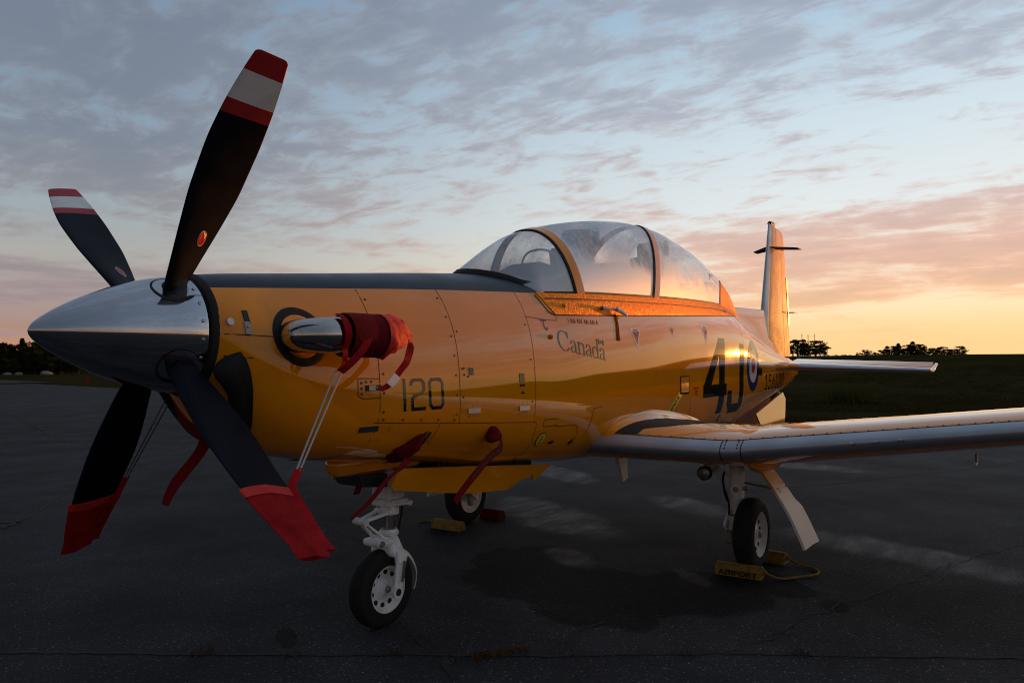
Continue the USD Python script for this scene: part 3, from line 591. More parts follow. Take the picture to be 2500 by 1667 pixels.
def wing(flip):
    fl = (lambda q: mirror(q)) if flip else (lambda q: q)
    w = part('wing', fl(cat([grid(np.array([[wing_pt(y, x, True) for x in xs] for y in ys]), flip=True), grid(np.array([[wing_pt(y, x, False) for x in xl] for y in ys]))])), 'yellow_paint', plane, smooth=50)
    le = part('leading_edge', fl(grid(np.array([[wing_pt(y, x, True) for x in xs_le[::-1]]+[wing_pt(y, x, False) for x in xl_le[1:]] for y in ys]))), 'silver_paint', w, 'bare silver leading edge', smooth=50)
    part('wing_tip', fl(hull([(wing_pt(-5.085, x, True), .012) for x in (.05, .3, .6, .9)]+[(wing_pt(-5.085, x, False), .012) for x in (.05, .3, .6, .9)]+[(wing_pt(-5.085, .4, True)+np.array([0, -.05, -.02]), .02)])), 'yellow_paint', w)
    # walkway
    wy = np.linspace(-1.02, -.42, 14); wx = np.linspace(XN+.004, .80, 16)
    P = []
    for y in wy: P.append([wing_pt(y, x, True)+np.array([0, 0, .004]) for x in wx])
    P = np.array(P)
    for j, x in enumerate(wx): # rounded outer front corner
        P[:, j] = [wing_pt(-.42-(np.interp(x, [.09, .14, .22, .35, .8], [.26, .40, .52, .60, .60]))*k/13, x, True)+np.array([0, 0, .004]) for k in range(13, -1, -1)]
    part('walkway', fl(grid(P)), 'black_rubber', w, 'dark non-slip walkway by the wing root', smooth=True)
    # root fillet
    P = []
    def skin_pt(a, z): return surf(a, z)
    for x in list(np.linspace(0.0, 1.0, 40)):
        yo = -(float(FP(3.4+2*x)[2]))-.065*min(1, .25+x*3); wp = wing_pt(yo, x, True); hgt = .012+.055*min(1, x*3)
        sp = surf(wp[0], max(wp[2]+hgt, .80), .002); mid = np.array([wp[0], sp[1]-.006, wp[2]+.012])
        P.append([(1-s)**2*wp+2*s*(1-s)*mid+s*s*sp+np.array([0, 0, .004*(1-s)]) for s in np.linspace(0, 1, 9)])
    part('root_fillet', fl(grid(np.array(P))), 'yellow_paint', w, smooth=True)
    # strap over the joint of the leading edge, and screws along its seam
    for yj in (-1.275, -1.405): part('joint_line', fl(grid(np.array([[wing_pt(yj+d, x, True)+np.array([-.0005, 0, .0016]) for x in xs_le[::-1]]+[wing_pt(yj+d, x, False)+np.array([-.001, 0, -.001]) for x in xl_le[1:]] for d in (-.003, .003)]))), 'dark_gap', le, smooth=False)
    rv = []
    for y in np.arange(-.62, -4.9, -.075): rv.append(lathe([(0, .0055), (.0022, .005), (.003, .0005)], wing_pt(y, XN+.006, True)-np.array([0, 0, .0005]), (0, 0, 1), 7))
    for y in (-1.30, -1.38):
        for x in (.004, .012, .022, .03): rv.append(lathe([(0, .006), (.0022, .0055), (.003, .0005)], wing_pt(y, x, True), (-.5, 0, .8), 7))
    part('screws', fl(cat(rv)), 'dark_gap', le, kind='stuff')
    part('seam_line', fl(grid(np.array([[wing_pt(y, x, True)+np.array([0, 0, .0012]) for x in (XN-.0015, XN+.0025)] for y in ys[2:-2]]), flip=True)), 'dark_gap', w, smooth=False)
    part('stall_strip', fl(cat([bx(wing_pt(y, 0., True)+np.array([-.004, 0, .002]), (.022, .118, .010), basis((.08, -.02, 1)), .003) for y in (-2.05, -2.175, -2.30)])), 'silver_paint', le)
    part('pitot_probe', fl(cat([tube([(3.98, -2.62, .885), (3.97, -2.62, .845), (3.955, -2.62, .83)], .007, 8), tube([(3.97, -2.62, .83), (3.85, -2.62, .832)], (.008, .005), 8)])), 'dull_metal', w)
    part('gear_bulge', fl(lathe([(r_, .001+.10*math.sin(math.pi*min(1, max(0, q)))**.75) for q, r_ in zip(np.linspace(0, 1, 16), np.linspace(-.36, .40, 16))], (4.0, -1.38, .765), (1, .0, -.01), 26)), 'yellow_paint', w, smooth=True)
    return w
wing(False); wing(True)
part('belly_antenna', [plate([(4.42, .67), (4.60, .67), (4.61, .43), (4.53, .405)], lambda u, v: (u, -.016, v), (0, 1, 0), .032)], 'door_white', plane, 'white blade antenna under the belly')

# ------------------------------------------------------------------ tail
def tail_foil(secs, k=14):
    """secs: (leading edge point, chord, thickness); vertical surfaces when span runs in z"""
    x = (1-np.cos(np.linspace(0, np.pi, k)))/2; yt = 5*(.2969*np.sqrt(x)-.126*x-.3516*x**2+.2843*x**3-.1036*x**4); return x, yt
def vfin(z0, z1, le, te, thick, x0, x1, n=16, cap=True):
    x = x0+(x1-x0)*(1-np.cos(np.linspace(0, np.pi, 16)))/2; P = []
    for z in np.linspace(z0, z1, n):
        c = te(z)-le(z); yt = 5*(.2969*np.sqrt(x)-.126*x-.3516*x**2+.2843*x**3-.1036*x**4)*thick(z)*c
        P.append(np.vstack([np.stack([le(z)+x*c, -yt, np.full(16, z)], 1), np.stack([le(z)+x*c, yt, np.full(16, z)], 1)[::-1]]))
    v, f = grid(np.array(P), True)
    if cap:
        k = 32; o = (n-1)*k; f = np.vstack([f, [[o, o+j, o+j+1] for j in range(1, k-1)]])
    return v, f
FLE = lambda z: float(np.interp(z, [1.40, 2.10, 3.30], [8.30, 8.425, 8.77])); FTE = lambda z: float(np.interp(z, [1.40, 3.05, 3.21, 3.30], [9.70, 9.46, 9.40, 9.25]))
HG = lambda z: (float(np.interp(z, [1.4, 2.98, 3.0, 3.3], [.685, .66, .34, .36])))
FTH = lambda z: float(np.interp(z, [1.4, 2.1, 3.3], [.115, .10, .085]))
fin = part('fin', vfin(1.42, 2.985, FLE, FTE, FTH, 0., .67), 'yellow_fin', plane, smooth=40)
part('fin_tip', vfin(2.985, 3.29, FLE, FTE, FTH, 0., .345, 6), 'yellow_fin', fin, smooth=40)
part('fin_leading_edge', vfin(1.60, 3.285, lambda z: FLE(z)-.003, FTE, lambda z: FTH(z)*1.03, 0., .11, 14), 'silver_paint', fin, 'bare silver leading edge', smooth=40)
part('fin_cap', hull([((8.80, 0, 3.29), .028), ((8.93, 0, 3.30), .026), ((9.0, 0, 3.29), .02)]), 'black_rubber', fin)
rud = part('rudder', vfin(1.50, 2.98, FLE, FTE, FTH, .682, 1.), 'yellow_fin', plane, smooth=40)
part('rudder_horn', vfin(2.99, 3.25, FLE, FTE, FTH, .36, 1., 6), 'yellow_fin', rud, smooth=40)
part('rudder_tab', vfin(1.95, 2.62, FLE, lambda z: FTE(z)+.055, lambda z: FTH(z)*1.05, .93, 1., 5), 'dull_metal', rud)
part('tab_horn', [tube([(9.50, -.03, 2.12), (9.52, -.10, 2.12), (9.66, -.10, 2.12)], .008, 8)], 'dull_metal', rud)
part('hinge_gap', vfin(1.45, 2.98, FLE, FTE, lambda z: FTH(z)*.7, .66, .70, 6), 'dark_gap', fin)
for zz in (1.72, 2.05, 1.9, 2.35, 2.62): part('panel_line', [grid(np.array([[(FLE(zz)+x*(FTE(zz)-FLE(zz)), -5*(.2969*math.sqrt(x)-.126*x-.3516*x*x+.2843*x**3-.1036*x**4)*FTH(zz)*(FTE(zz)-FLE(zz))-.0015, zz+d) for x in np.linspace(.13, .66, 10)] for d in (0, .005)]))], 'panel_seam', fin, smooth=False)
for s in (-1, 1):
    q = [(8.86, s*.03), (9.14, s*.03), (9.06, s*.30), (8.96, s*.30)] if False else [(8.72, s*.03), (9.02, s*.04), (9.22, s*.30), (9.05, s*.30)]
    part('navigation_antenna', plate(Polygon(q), lambda u, v: (u, v, 2.952), (0, 0, 1), .012), 'cockpit_dark', fin, 'dark swept blade standing out of the fin')
# dorsal fin
DZ = PC([6.7, 7.0, 7.35, 7.9, 8.45], [2.02, 2.05, 2.075, 2.092, 2.105])
P = []
for a in np.linspace(6.75, 8.62, 34):
    z0 = float(FP(a)[7])-.06; z1 = float(DZ(min(a, 8.45))); hw = np.interp(a, [6.7, 7.4, 8.2, 8.62], [.02, .035, .045, .045]); P.append([(a, -hw*2.2, z0), (a, -hw*1.25, z0+.3*(z1-z0)), (a, -hw*.8, z0+.7*(z1-z0)), (a, -hw*.5, z1-.012), (a, 0, z1), (a, hw*.5, z1-.012), (a, hw*.8, z0+.7*(z1-z0)), (a, hw*1.25, z0+.3*(z1-z0)), (a, hw*2.2, z0)])
part('dorsal_fin', grid(np.array(P)), 'yellow_paint', plane, smooth=50)
# tailplane
def hstab(side):
    fl = (lambda q: q) if side < 0 else mirror
    x = (1-np.cos(np.linspace(0, np.pi, 16)))/2
    def sec(y, x):
        s = (y-.12)/1.78; le = 8.42+.55*s; c = 1.02-.42*s; z = 1.372-.060*s; t = .115-.02*s; yt = 5*(.2969*np.sqrt(x)-.126*x-.3516*x**2+.2843*x**3-.1036*x**4)*t*c; return le+x*c, yt, z
    def piece(y0, y1, x0, x1, n, lift=0., ext=0.):
        P = []; xx = x0+(x1-x0)*x
        for y in np.linspace(y0, y1, n):
            a, yt, z = sec(y, xx); dz = lift*np.maximum(0, xx-.6); P.append(np.vstack([np.stack([a, np.full(16, -y), z+yt+dz], 1), np.stack([a, np.full(16, -y), z-yt+dz], 1)[::-1]]))
        v, f = grid(np.array(P), True); k = 32; o = (n-1)*k; return v, np.vstack([f, [[o, o+j, o+j+1] for j in range(1, k-1)], [[0, j+1, j] for j in range(1, k-1)]])
    st = part('tailplane', fl(piece(.06, 1.835, 0., .64, 12)), 'yellow_paint', plane, smooth=40)
    part('tailplane_leading_edge', fl(cat([grid(np.array([[(sec(y, q)[0]-.002, -y, sec(y, q)[2]+sgn*(sec(y, q)[1]+.0015)) for sgn, q in [(1, k) for k in (.12, .06, .025, .008, 0.)]+[(-1, k) for k in (.004, .010)]] for y in np.linspace(.42, 1.82, 14)]))])), 'silver_paint', st, 'bare silver leading edge', smooth=50)
    part('tailplane_fillet', fl(hull([((8.30, -.10, 1.365), .045), ((9.3, -.06, 1.365), .05), ((8.55, -.34, 1.364), .022), ((9.2, -.32, 1.36), .03)])), 'yellow_paint', st)
    el = part('elevator', fl(piece(.16, 1.80, .652, 1., 10, lift=.24)), 'yellow_paint', plane, smooth=40)
    part('elevator_horn', fl(hull([((8.99, -1.825, 1.312), .008), ((9.30, -1.83, 1.322), .012), ((9.52, -1.83, 1.40), .006), ((9.06, -1.855, 1.300), .005), ((9.48, -1.855, 1.39), .005)])), 'yellow_paint', el)
hstab(-1); hstab(1)
part('ventral_fin', both(plate([(7.72, .80), (8.95, 1.02), (9.02, .93), (8.78, .60), (8.0, .42)], lambda u, v: (u, -.10-.16*(1.0-v), v), (0, 1, 0), .022)), 'yellow_paint', plane, 'yellow ventral strakes under the tail')
part('sternpost', bx((8.98, -.03, .97), (.06, .03, .10), None, .006), 'silver_paint', plane)

# ------------------------------------------------------------------ undercarriage
def wheel(c, R, w, rimR, nm_parent, outward, holes=10, hub_r=.035):
    """tyre and rim about an axle along y; outward: sign of the side with the open face"""
    c = np.asarray(c, float); hw = w/2; prof = []
    for an in np.linspace(-1, 1, 25):
        x = hw*math.sin(an*math.pi/2*.999); e = abs(an)**2.6; prof.append((x*(1 if abs(an) < .9 else .96), R-(R-rimR)*e*1.0+0*x))
    prof = [(-hw*.80, rimR-.004)]+prof+[(hw*.80, rimR-.004)]
    ty = lathe(prof, c, (0, 1, 0), 56)
    t = part('tyre', ty, 'tyre_rubber', nm_parent, smooth=40)
    o = outward; rp = [(hw*.78, rimR+.002), (hw*.86, rimR+.006), (hw*.86, rimR-.010), (hw*.70, rimR-.016), (hw*.45, rimR-.022), (hw*.30, rimR-.030), (hw*.26, rimR*.45), (hw*.40, rimR*.40), (hw*.55, hub_r+.006), (hw*.72, hub_r), (hw*.74, .004)]
    r = part('rim', cat([lathe(rp, c, (0, o, 0), 48), lathe(rp, c, (0, -o, 0), 48)]), 'white_paint', nm_parent, smooth=35)
    hs = []
    for k in range(holes):
        an = 2*math.pi*(k+.3)/holes; d = np.array([math.cos(an), 0, math.sin(an)]); hs.append(lathe([(0, .016), (.002, .015), (.003, .0006)], c+d*rimR*.70+np.array([0, o*hw*.288, 0]), (0, o, 0), 12, ref=(1, 0, 0)))
    part('lightening_holes', cat(hs), 'dark_gap', r, kind='stuff')
    part('axle_nut', lathe([(0, hub_r*.8), (.012, hub_r*.75), (.018, hub_r*.5), (.018, .0005)], c+np.array([0, o*hw*.72, 0]), (0, o, 0), 16, ref=(1, 0, 0)), 'dull_metal', r)
    return t
ng = holder('nose_gear', plane)
WC = np.array([1.722, -.012, .208])
wheel(WC, .209, .125, .128, ng, -1, 10, .022)
cyl = lambda p, q, r, s=20: tube([p, np.asarray(p)+(np.asarray(q)-np.asarray(p))*.5, q], r, s)
part('strut_housing', [cyl((1.775, -.01, .90), (1.785, -.01, .67), .050), bx((1.775, -.01, .745), (.13, .15, .12), None, .015), cyl((1.785, -.01, .668), (1.785, -.01, .600), .052)], 'white_paint', ng)
part('steering_collar', [bx((1.785, -.012, .665), (.15, .145, .035), None, .012), cyl((1.72, -.098, .665), (1.72, -.06, .665), .016, 12), cyl((1.86, -.098, .655), (1.86, -.04, .665), .016, 12), bar((1.72, -.092, .667), (1.86, -.092, .657), .030, .014)], 'white_paint', ng)
part('piston', cyl((1.783, -.012, .61), (1.776, -.012, .48), .030, 24), 'exhaust_metal', ng)
for s in (-1, 1):
    part('torque_link', [bar((1.735, -.012+s*.045, .618), (1.578, -.012+s*.018, .592), .030, .014), hull([((1.735, -.012+s*.052, .618), .018), ((1.735, -.012+s*.03, .618), .018)])], 'white_paint', ng)
    part('torque_link', [bar((1.575, -.012+s*.022, .588), (1.706, -.012+s*.045, .480), .024, .013), hull([((1.706, -.012+s*.052, .478), .016), ((1.706, -.012+s*.03, .478), .016)])], 'white_paint', ng)
part('knee_pin', [cyl((1.573, -.055, .591), (1.573, .035, .591), .020, 14)], 'white_paint', ng)
part('fork', [lathe([(0, .055), (.014, .056), (.018, .05), (.03, .046)], (1.776, -.012, .49), (0, 0, 1), 24), hull([((1.776, -.012, .482), .044), ((1.745, -.075, .405), .030), ((1.80, -.06, .40), .030), ((1.745, .055, .405), .030)]), hull([((1.66, -.055, .462), .022), ((1.66, .035, .462), .022), ((1.75, -.05, .455), .03), ((1.75, .03, .455), .03)])]+
     [m_ for s in (-1, 1) for m_ in (hull([((1.775, -.012+s*.072, .400), .026), ((1.765, -.012+s*.088, .355), .022), ((1.815, -.012+s*.084, .37), .016)]), hull([((1.756, -.012+s*.090, .360), .012), ((1.810, -.012+s*.090, .365), .012), ((1.735, -.012+s*.092, .215), .011), ((1.775, -.012+s*.092, .215), .011)]), cyl((1.745, -.012+s*.082, .196), (1.745, -.012+s*.108, .196), .034, 20))], 'white_paint', ng)
part('fork_recess', [bx((1.781, -.1155, .30), (.030, .004, .11), basis((.18, 0, 1)), .001)], 'grey_fabric', ng)
part('axle_end', [cyl((1.745, -.118, .196), (1.745, -.1225, .196), .019, 18)], 'dark_gap', ng)
for y in (-.07, .05): part('link_bolt', cyl((1.668, y-.012, .462), (1.668, y+.012, .462), .016, 14), 'dull_metal', ng)
P = []
for an in np.linspace(math.radians(62), math.radians(-14), 18):
    rr = .228; w = np.interp(an, [math.radians(-14), .2, 1.0], [.045, .066, .06]); q = WC+np.array([rr*math.cos(an), 0, rr*math.sin(an)]); P.append([q+np.array([-.02*math.cos(an), -w, -.02*math.sin(an)]), q+np.array([0, -w*.8, 0]), q+np.array([.004*math.cos(an), 0, .004*math.sin(an)]), q+np.array([0, w*.8, 0]), q+np.array([-.02*math.cos(an), w, -.02*math.sin(an)])])
part('mudguard', grid(np.array(P)), 'door_white', ng, smooth=True)
part('brake_hose', tube(bez([(1.80, -.05, .74), (1.84, -.05, .62), (1.82, -.04, .50), (1.80, -.06, .42)], 14), .006, 8), 'black_rubber', ng)

# nose gear bay: bulged fairing, two long doors hanging open, a smaller front door
part('nose_gear_fairing', [hull([((1.42, 0, .905), .06), ((1.62, -.10, .915), .05), ((1.62, .10, .915), .05), ((1.60, 0, .90), .072), ((1.86, -.12, .905), .045), ((1.86, .12, .905), .045)], 3)], 'yellow_paint', plane, 'bulged yellow fairing ahead of the nose leg', smooth=40)
part('gear_bay', bx((2.35, 0, .795), (1.15, .36, .10), None, .01), 'dark_gap', plane)
for s in (-1, 1):
    part('nose_gear_door', plate([(1.62, .885), (2.2, .83), (3.10, .735), (3.02, .705), (2.93, .66), (2.89, .655), (2.88, .690), (2.74, .672), (2.60, .632), (2.2, .668), (1.62, .770), (1.58, .80)], lambda u, v: (u, s*(.232-.16*(.86-v)), v), (0, s, 0), .014), 'yellow_paint', plane, 'long yellow nose gear door hanging open')
    for a in (1.98, 2.02, 2.06, 2.72): part('door_hinge', tube([(a, s*.19, float(FP(a)[0])+.02), (a+.01, s*.212, .775-.08*(a-2.0))], .010, 8), 'dark_gap', plane)
part('front_gear_door', plate([(1.50, .845), (1.70, .835), (1.70, .765), (1.53, .785)], lambda u, v: (u, -.08, v), (0, 1, 0), .2), 'cockpit_dark', plane)

def main_gear(side):
    s = -1 if side == 'port' else 1; Y = lambda y: s*abs(y); g = holder('main_gear', plane)
    fl = lambda q: q if s < 0 else mirror(q)
    c = np.array([3.985, s*1.292, .243]); wheel(c, .245, .145, .155, g, s, 12, .03)
    part('main_strut', fl(cat([cyl((4.01, -1.185, .79), (4.01, -1.185, .60), .052), tube([(4.01, -1.185, .61), (4.01, -1.185, .50), (4.01, -1.185, .40)], (.058, .050, .044), 18), hull([((4.01, -1.185, .42), .036), ((3.985, -1.19, .245), .040)])])), 'white_paint', g)
    part('side_brace', fl(cat([bar((3.93, -.99, .73), (4.005, -1.165, .545), .055, .030, (1, 0, 0)), cyl((3.95, -1.185, .54), (4.07, -1.185, .54), .030, 16)])), 'white_paint', g)
    part('strut_bolt', fl(cat([cyl((3.955, -1.195, .538), (3.948, -1.195, .538), .020, 14), cyl((4.0, -1.23, .545), (4.0, -1.265, .545), .015, 12)])), 'dull_metal', g)
    part('brake_hose', fl(cat([tube(bez([(3.95, -1.12, .66), (3.94, -1.12, .54), (3.95, -1.145, .44), (3.94, -1.15, .33), (3.96, -1.165, .26)], 20), .007, 8), tube(bez([(3.97, -1.10, .65), (3.955, -1.105, .56), (3.96, -1.13, .45)], 14), .006, 8)])), 'black_rubber', g)
    part('brake_caliper', fl(cat([bx((3.94, -1.185, .30), (.10, .05, .13), basis((.2, 0, 1)), .012), bx((3.90, -1.165, .22), (.05, .05, .09), None, .01)])), 'dull_metal', g)
    part('lower_link', fl(cat([bar((4.01, -1.14, .40), (3.88, -1.14, .30), .022, .02), bar((3.88, -1.14, .30), (3.97, -1.14, .21), .022, .02)])), 'white_paint', g)
    part('door_rod', fl(tube([(4.01, -1.22, .585), (4.02, -1.43, .56)], .008, 8)), 'dull_metal', g)
    # door: yellow at the hinge fading to white below, creased, hanging outboard
    def dpt(u, v):
        y = -1.375-.30*v-.03*math.sin(v*3.1); return (3.84+u, y-.10*max(0, u-.24)*v, .735-.53*v)
    outl = [(0.0, 0.), (.30, 0.), (.34, .25), (.40, .47), (.46, .53), (.47, 1.0), (.02, 1.0)]
    nu, nv = 14, 26; A, B = [], []
    for v in np.linspace(0, 1, nv):
        ue = float(np.interp(v, [0, .25, .47, .55, 1], [.26, .27, .285, .335, .345])); us = .02+.02*v; A.append([np.array(dpt(us+(ue-us)*k, v)) for k in np.linspace(0, 1, nu)])
    A = np.array(A); B = A+np.array([0, .016, -.006]); e = lambda p, q: grid(np.stack([p, q]))
    dm = cat([grid(A), grid(B, flip=True), e(A[0], B[0]), e(A[-1], B[-1]), e(A[:, 0], B[:, 0]), e(A[:, -1], B[:, -1])])
    d = part('main_gear_door', fl(dm), 'gear_door_paint', plane, 'gear door painted yellow at the top and white below', smooth=40)
    part('door_rivets', fl(cat([lathe([(0, .006), (.003, .005), (.004, .0005)], np.array(dpt(u, v))-np.array([0, .001, 0]), (0, -1, .3), 8) for u, v in ((.09, .08), (.2, .06), (.24, .26), (.255, .31), (.09, .30), (.10, .33))])), 'dark_gap', d, kind='stuff')
    return g
N = {'g': ('geometry', {}), 's': ('separate_xyz', {}), 'n': ('noise_texture', dict(scale=9., detail=3.)), 'a': ('math', dict(math_type='multiply_add', value2=.05)), 'r': ('map_range', dict(range_type='smoothstep', from_min=.545, from_max=.635, clamp=True)),
     'm': ('mix', dict(color1=(.74, .71, .66), color2=(.62, .24, .006))), 'p': ('principled_bsdf', dict(roughness=.4))}
Lk = [('g.position', 's.vector'), ('g.position', 'n.vector'), ('n.fac', 'a.value1'), ('s.z', 'a.value3'), ('a.value', 'r.value'), ('r.result', 'm.fac'), ('m.color', 'p.base_color')]
M['gear_door_paint'] = usdkit.material(stage, '/World/Looks/gear_door_paint', N, Lk, surface='p.BSDF')
main_gear('port'); main_gear('starboard')
for s in (-1, 1):
    lm = part('landing_lamp', lathe([(-.035, .001), (-.03, .03), (-.005, .048), (.035, .05), (.045, .046)], (3.90, s*1.0, .645), (-1, 0, 0), 24), 'black_rubber', plane)
    part('lamp_glass', lathe([(.040, .046), (.050, .030), (.053, .001)], (3.90, s*1.0, .645), (-1, 0, 0), 24), 'dull_metal', lm)
    part('lamp_bracket', [bar((3.90, s*1.0, .69), (3.92, s*1.03, .745), .02, .02), bar((3.90, s*1.04, .64), (3.92, s*1.09, .70), .015, .015)], 'dull_metal', lm)

# ------------------------------------------------------------------ seams, hatches and fittings of the port side
def seams(lst, mt='panel_seam', w=.006, parent=None):
    for pts in lst: part('panel_line', seam(pts, w), mt, parent or fus, smooth=False)
seams([[(1.312, z) for z in np.linspace(1.06, 1.79, 20)], [(1.858, z) for z in np.linspace(1.115, 1.83, 20)], [(2.532, z) for z in np.linspace(1.073, 1.866, 20)], [(.607, 1.553), (.79, 1.545)], [(1.03, 1.535), (1.312, 1.53)][:0] or [(.61, 1.465), (.70, 1.455)],
       [(1.29, 1.152), (1.86, 1.113), (2.56, 1.071)], [(1.312, 1.06), (1.24, .985), (1.12, .965)], [(1.41, 1.145), (1.36, 1.06)], [(1.72, 1.12), (1.68, 1.02)], [(2.56, 1.071), (2.60, .80)]], 'dark_gap', .0036)
seams([[(2.53, 1.712), (2.74, 1.700), (2.86, 1.700), (2.86, 1.733)], [(2.64, 1.08), (2.64, 1.036), (2.80, 1.036)], [(2.64, 1.08), (2.80, 1.078)], [(2.78, 1.03), (3.02, 1.02), (3.06, 1.0), (3.08, .92)], [(3.22, 1.12), (3.18, .92)], [(3.22, 1.12), (3.34, 1.125)],
       [(4.95, 1.15), (4.98, .98)], [(4.20, 1.36), (4.19, 1.30)], [(6.62, 1.85), (6.75, 1.28)], [(6.75, 1.28), (6.85, .85)]], 'panel_seam', .005)
seams([[(1.186, 1.362), (1.31, 1.358)], [(1.186, 1.362), (1.184, 1.268), (1.31, 1.268)]], 'panel_seam', .0045)
seams([[(6.5+.12*k, 1.62-.045*k), (7.7+.1*k, 1.56-.05*k)] for k in range(2)]+[[(6.9, .98+.03*k), (7.9, 1.075+.03*k)] for k in range(2)], 'panel_seam', .004)
def dots(lst, r=.008, mt='panel_seam', nm='fasteners', parent=None): part(nm, cat([decal(Point(0, 0).buffer(r, 3), a, z, .002) for a, z in lst]), mt, parent or fus, kind='stuff', smooth=False)
dots([(1.335, z) for z in np.linspace(1.20, 1.74, 7)]+[(1.832, z) for z in np.linspace(1.16, 1.78, 7)]+[(1.883, z) for z in (1.25, 1.4, 1.6)]+[(a, 1.168-.066*(a-1.29)) for a in np.linspace(1.34, 1.82, 5)]+[(1.204, z) for z in (1.29, 1.315, 1.34)]+[(1.23, 1.345), (1.26, 1.345)]+[(2.50, z) for z in (1.2, 1.45, 1.66)], .0065)
dots([(1.895, 1.402), (1.895, 1.368), (1.925, 1.358), (2.65, .99)], .006, 'dark_gap')
def plaque(nm, a, z, w, h, mt, t=.004, parent=None, label=None, rot=0.):
    """a thin fitting lying on the skin"""
    pl = sbox(-w/2, -h/2, w/2, h/2).buffer(-.0015).buffer(.0015)
    v, f = decal(pl, a, z, t, .04, rot=rot); v0, f0 = decal(pl, a, z, .0005, .04, rot=rot); ring = [surf(a+x*math.cos(math.radians(rot))-y*math.sin(math.radians(rot)), z+x*math.sin(math.radians(rot))+y*math.cos(math.radians(rot)), o) for o in (.0005, t) for x, y in ((-w/2, -h/2), (w/2, -h/2), (w/2, h/2), (-w/2, h/2))]
    e = grid(np.array(ring).reshape(2, 4, 3), True); return part(nm, cat([(v, f), e]), mt, parent or fus, label, smooth=False)
q = plaque('latch', .692, 1.625, .020, .052, 'cockpit_dark', .005); plaque('latch_plate', .688, 1.578, .020, .052, 'dull_metal', .006, q); part('latch_pin', hull([(surf(.688, 1.582, .007), .005)]), 'screw_metal', q)
part('filler_cap', lathe([(0, .016), (.004, .016), (.006, .013), (.006, .0005)], surf(.632, 1.603, .0), surf(.632, 1.603, .1)-surf(.632, 1.603, 0), 20), 'white_paint', fus)
q = plaque('latch', 1.272, 1.316, .088, .026, 'cockpit_dark', .006, None, 'dark cowling latch with a bright pin'); plaque('latch_plate', 1.262, 1.316, .040, .021, 'dull_metal', .008, q); part('latch_pin', hull([(surf(1.285, 1.317, .009), .005)]), 'screw_metal', q)
plaque('latch', 1.272, 1.124, .100, .024, 'cockpit_dark', .006)
for a, z in ((1.968, 1.173), (2.419, 1.163)):
    q = plaque('door_hinge_plate', a, z, .098, .026, 'silver_paint', .007, None, 'silver hinge plate with rivets above and below')
    dots([(a+d, z+e) for d in (-.035, 0, .035) for e in (-.028, .028)], .005, 'screw_metal', 'hinge_rivets', q); seams([[(a-.049, z+.001), (a+.049, z+.001)]], 'dark_gap', .004, q)
plaque('placard', 1.952, 1.385, .036, .040, 'ink_black', .003); plaque('placard', 2.400, 1.342, .046, .052, 'ink_black', .003, None, 'small black square placard')
part('small_print', decal(unary_union([sbox(2.376+.013*k, 1.292, 2.384+.013*k, 1.305) for k in range(4)]+[sbox(2.39, 1.250, 2.42, 1.256), sbox(2.40, 1.256, 2.406, 1.268)]), 0, 0, .003), 'ink_black', fus, smooth=False)
q = part('oval_sticker', decal(affinity.scale(Point(0, 0).buffer(1, 16), .046, .044), 2.668, .958, .003), 'ink_black', fus, 'yellow oval sticker with a dark rim', smooth=False); part('sticker_field', decal(affinity.scale(Point(0, 0).buffer(1, 16), .041, .039), 2.668, .958, .004), 'placard_yellow', q, smooth=False)
part('sticker_print', decal(unary_union([sbox(-.012, .015, .012, .020), sbox(-.006, -.010, .006, .010), sbox(-.014, -.026, .014, -.018)]), 2.668, .958, .005), 'ink_red', q, smooth=False)
part('small_arrow', decal(Polygon([(-.03, .004), (.03, .012), (.03, -.008), (0, -.012)]), 2.80, .925, .003), 'ink_black', fus, smooth=False)
part('jacking_mark', decal(Polygon([(0, .03), (.008, .008), (.03, 0), (.008, -.008), (0, -.03), (-.008, -.008), (-.03, 0), (-.008, .008)]), 3.045, .905, .003), 'ink_black', fus, smooth=False)

# lettering
def pen(path, thick, thin):
    out = []; p = np.asarray(path, float)
    for a, b in zip(p[:-1], p[1:]):
        d = b-a; L = np.linalg.norm(d)+1e-9; w = thin+(thick-thin)*(abs(d[1])/L)**1.6; out.append(LineString([a, b]).buffer(w/2, 4))
    return unary_union(out)
def arc(cx, cy, rx, ry, d0, d1, n=18): t = np.radians(np.linspace(d0, d1, n)); return np.stack([cx+rx*np.cos(t), cy+ry*np.sin(t)], 1)
PTK, PTN = .105, .032
gC = unary_union([pen(arc(.42, .49, .37, .50, 42, 318), PTK, PTN), pen([(.70, .98), (.70, .66)], .055, .03), pen([(.69, .66), (.66, .80)], .05, .03)])
ga = unary_union([pen([(.36, .45), (.36, .07), (.40, .01), (.47, .03)], PTK*.9, PTN), pen(np.vstack([arc(.22, .45, .14, .17, 180, 0)]), .07, PTN), Point(.09, .46).buffer(.045), pen([(.36, .37), (.22, .33), (.09, .25), (.06, .14), (.12, .03), (.20, .01), (.30, .06), (.36, .14)], .075, PTN)])
gn = unary_union([pen([(.10, .61), (.10, 0)], PTK*.9, PTN), pen([(.02, .58), (.10, .61)], .05, .03), pen(np.vstack([[(.10, .45)], arc(.28, .43, .15, .18, 150, 0), [(.43, 0)]]), PTK*.9, PTN), pen([(.0, .01), (.2, .01)], .03, .03), pen([(.33, .01), (.53, .01)], .03, .03)])
gd = unary_union([pen([(.42, 1.02), (.42, .04), (.52, .02)], PTK*.9, PTN), pen([(.33, 1.0), (.42, 1.02)], .05, .03), pen(arc(.23, .30, .19, .30, 0, 360, 26), PTK*.85, PTN)])
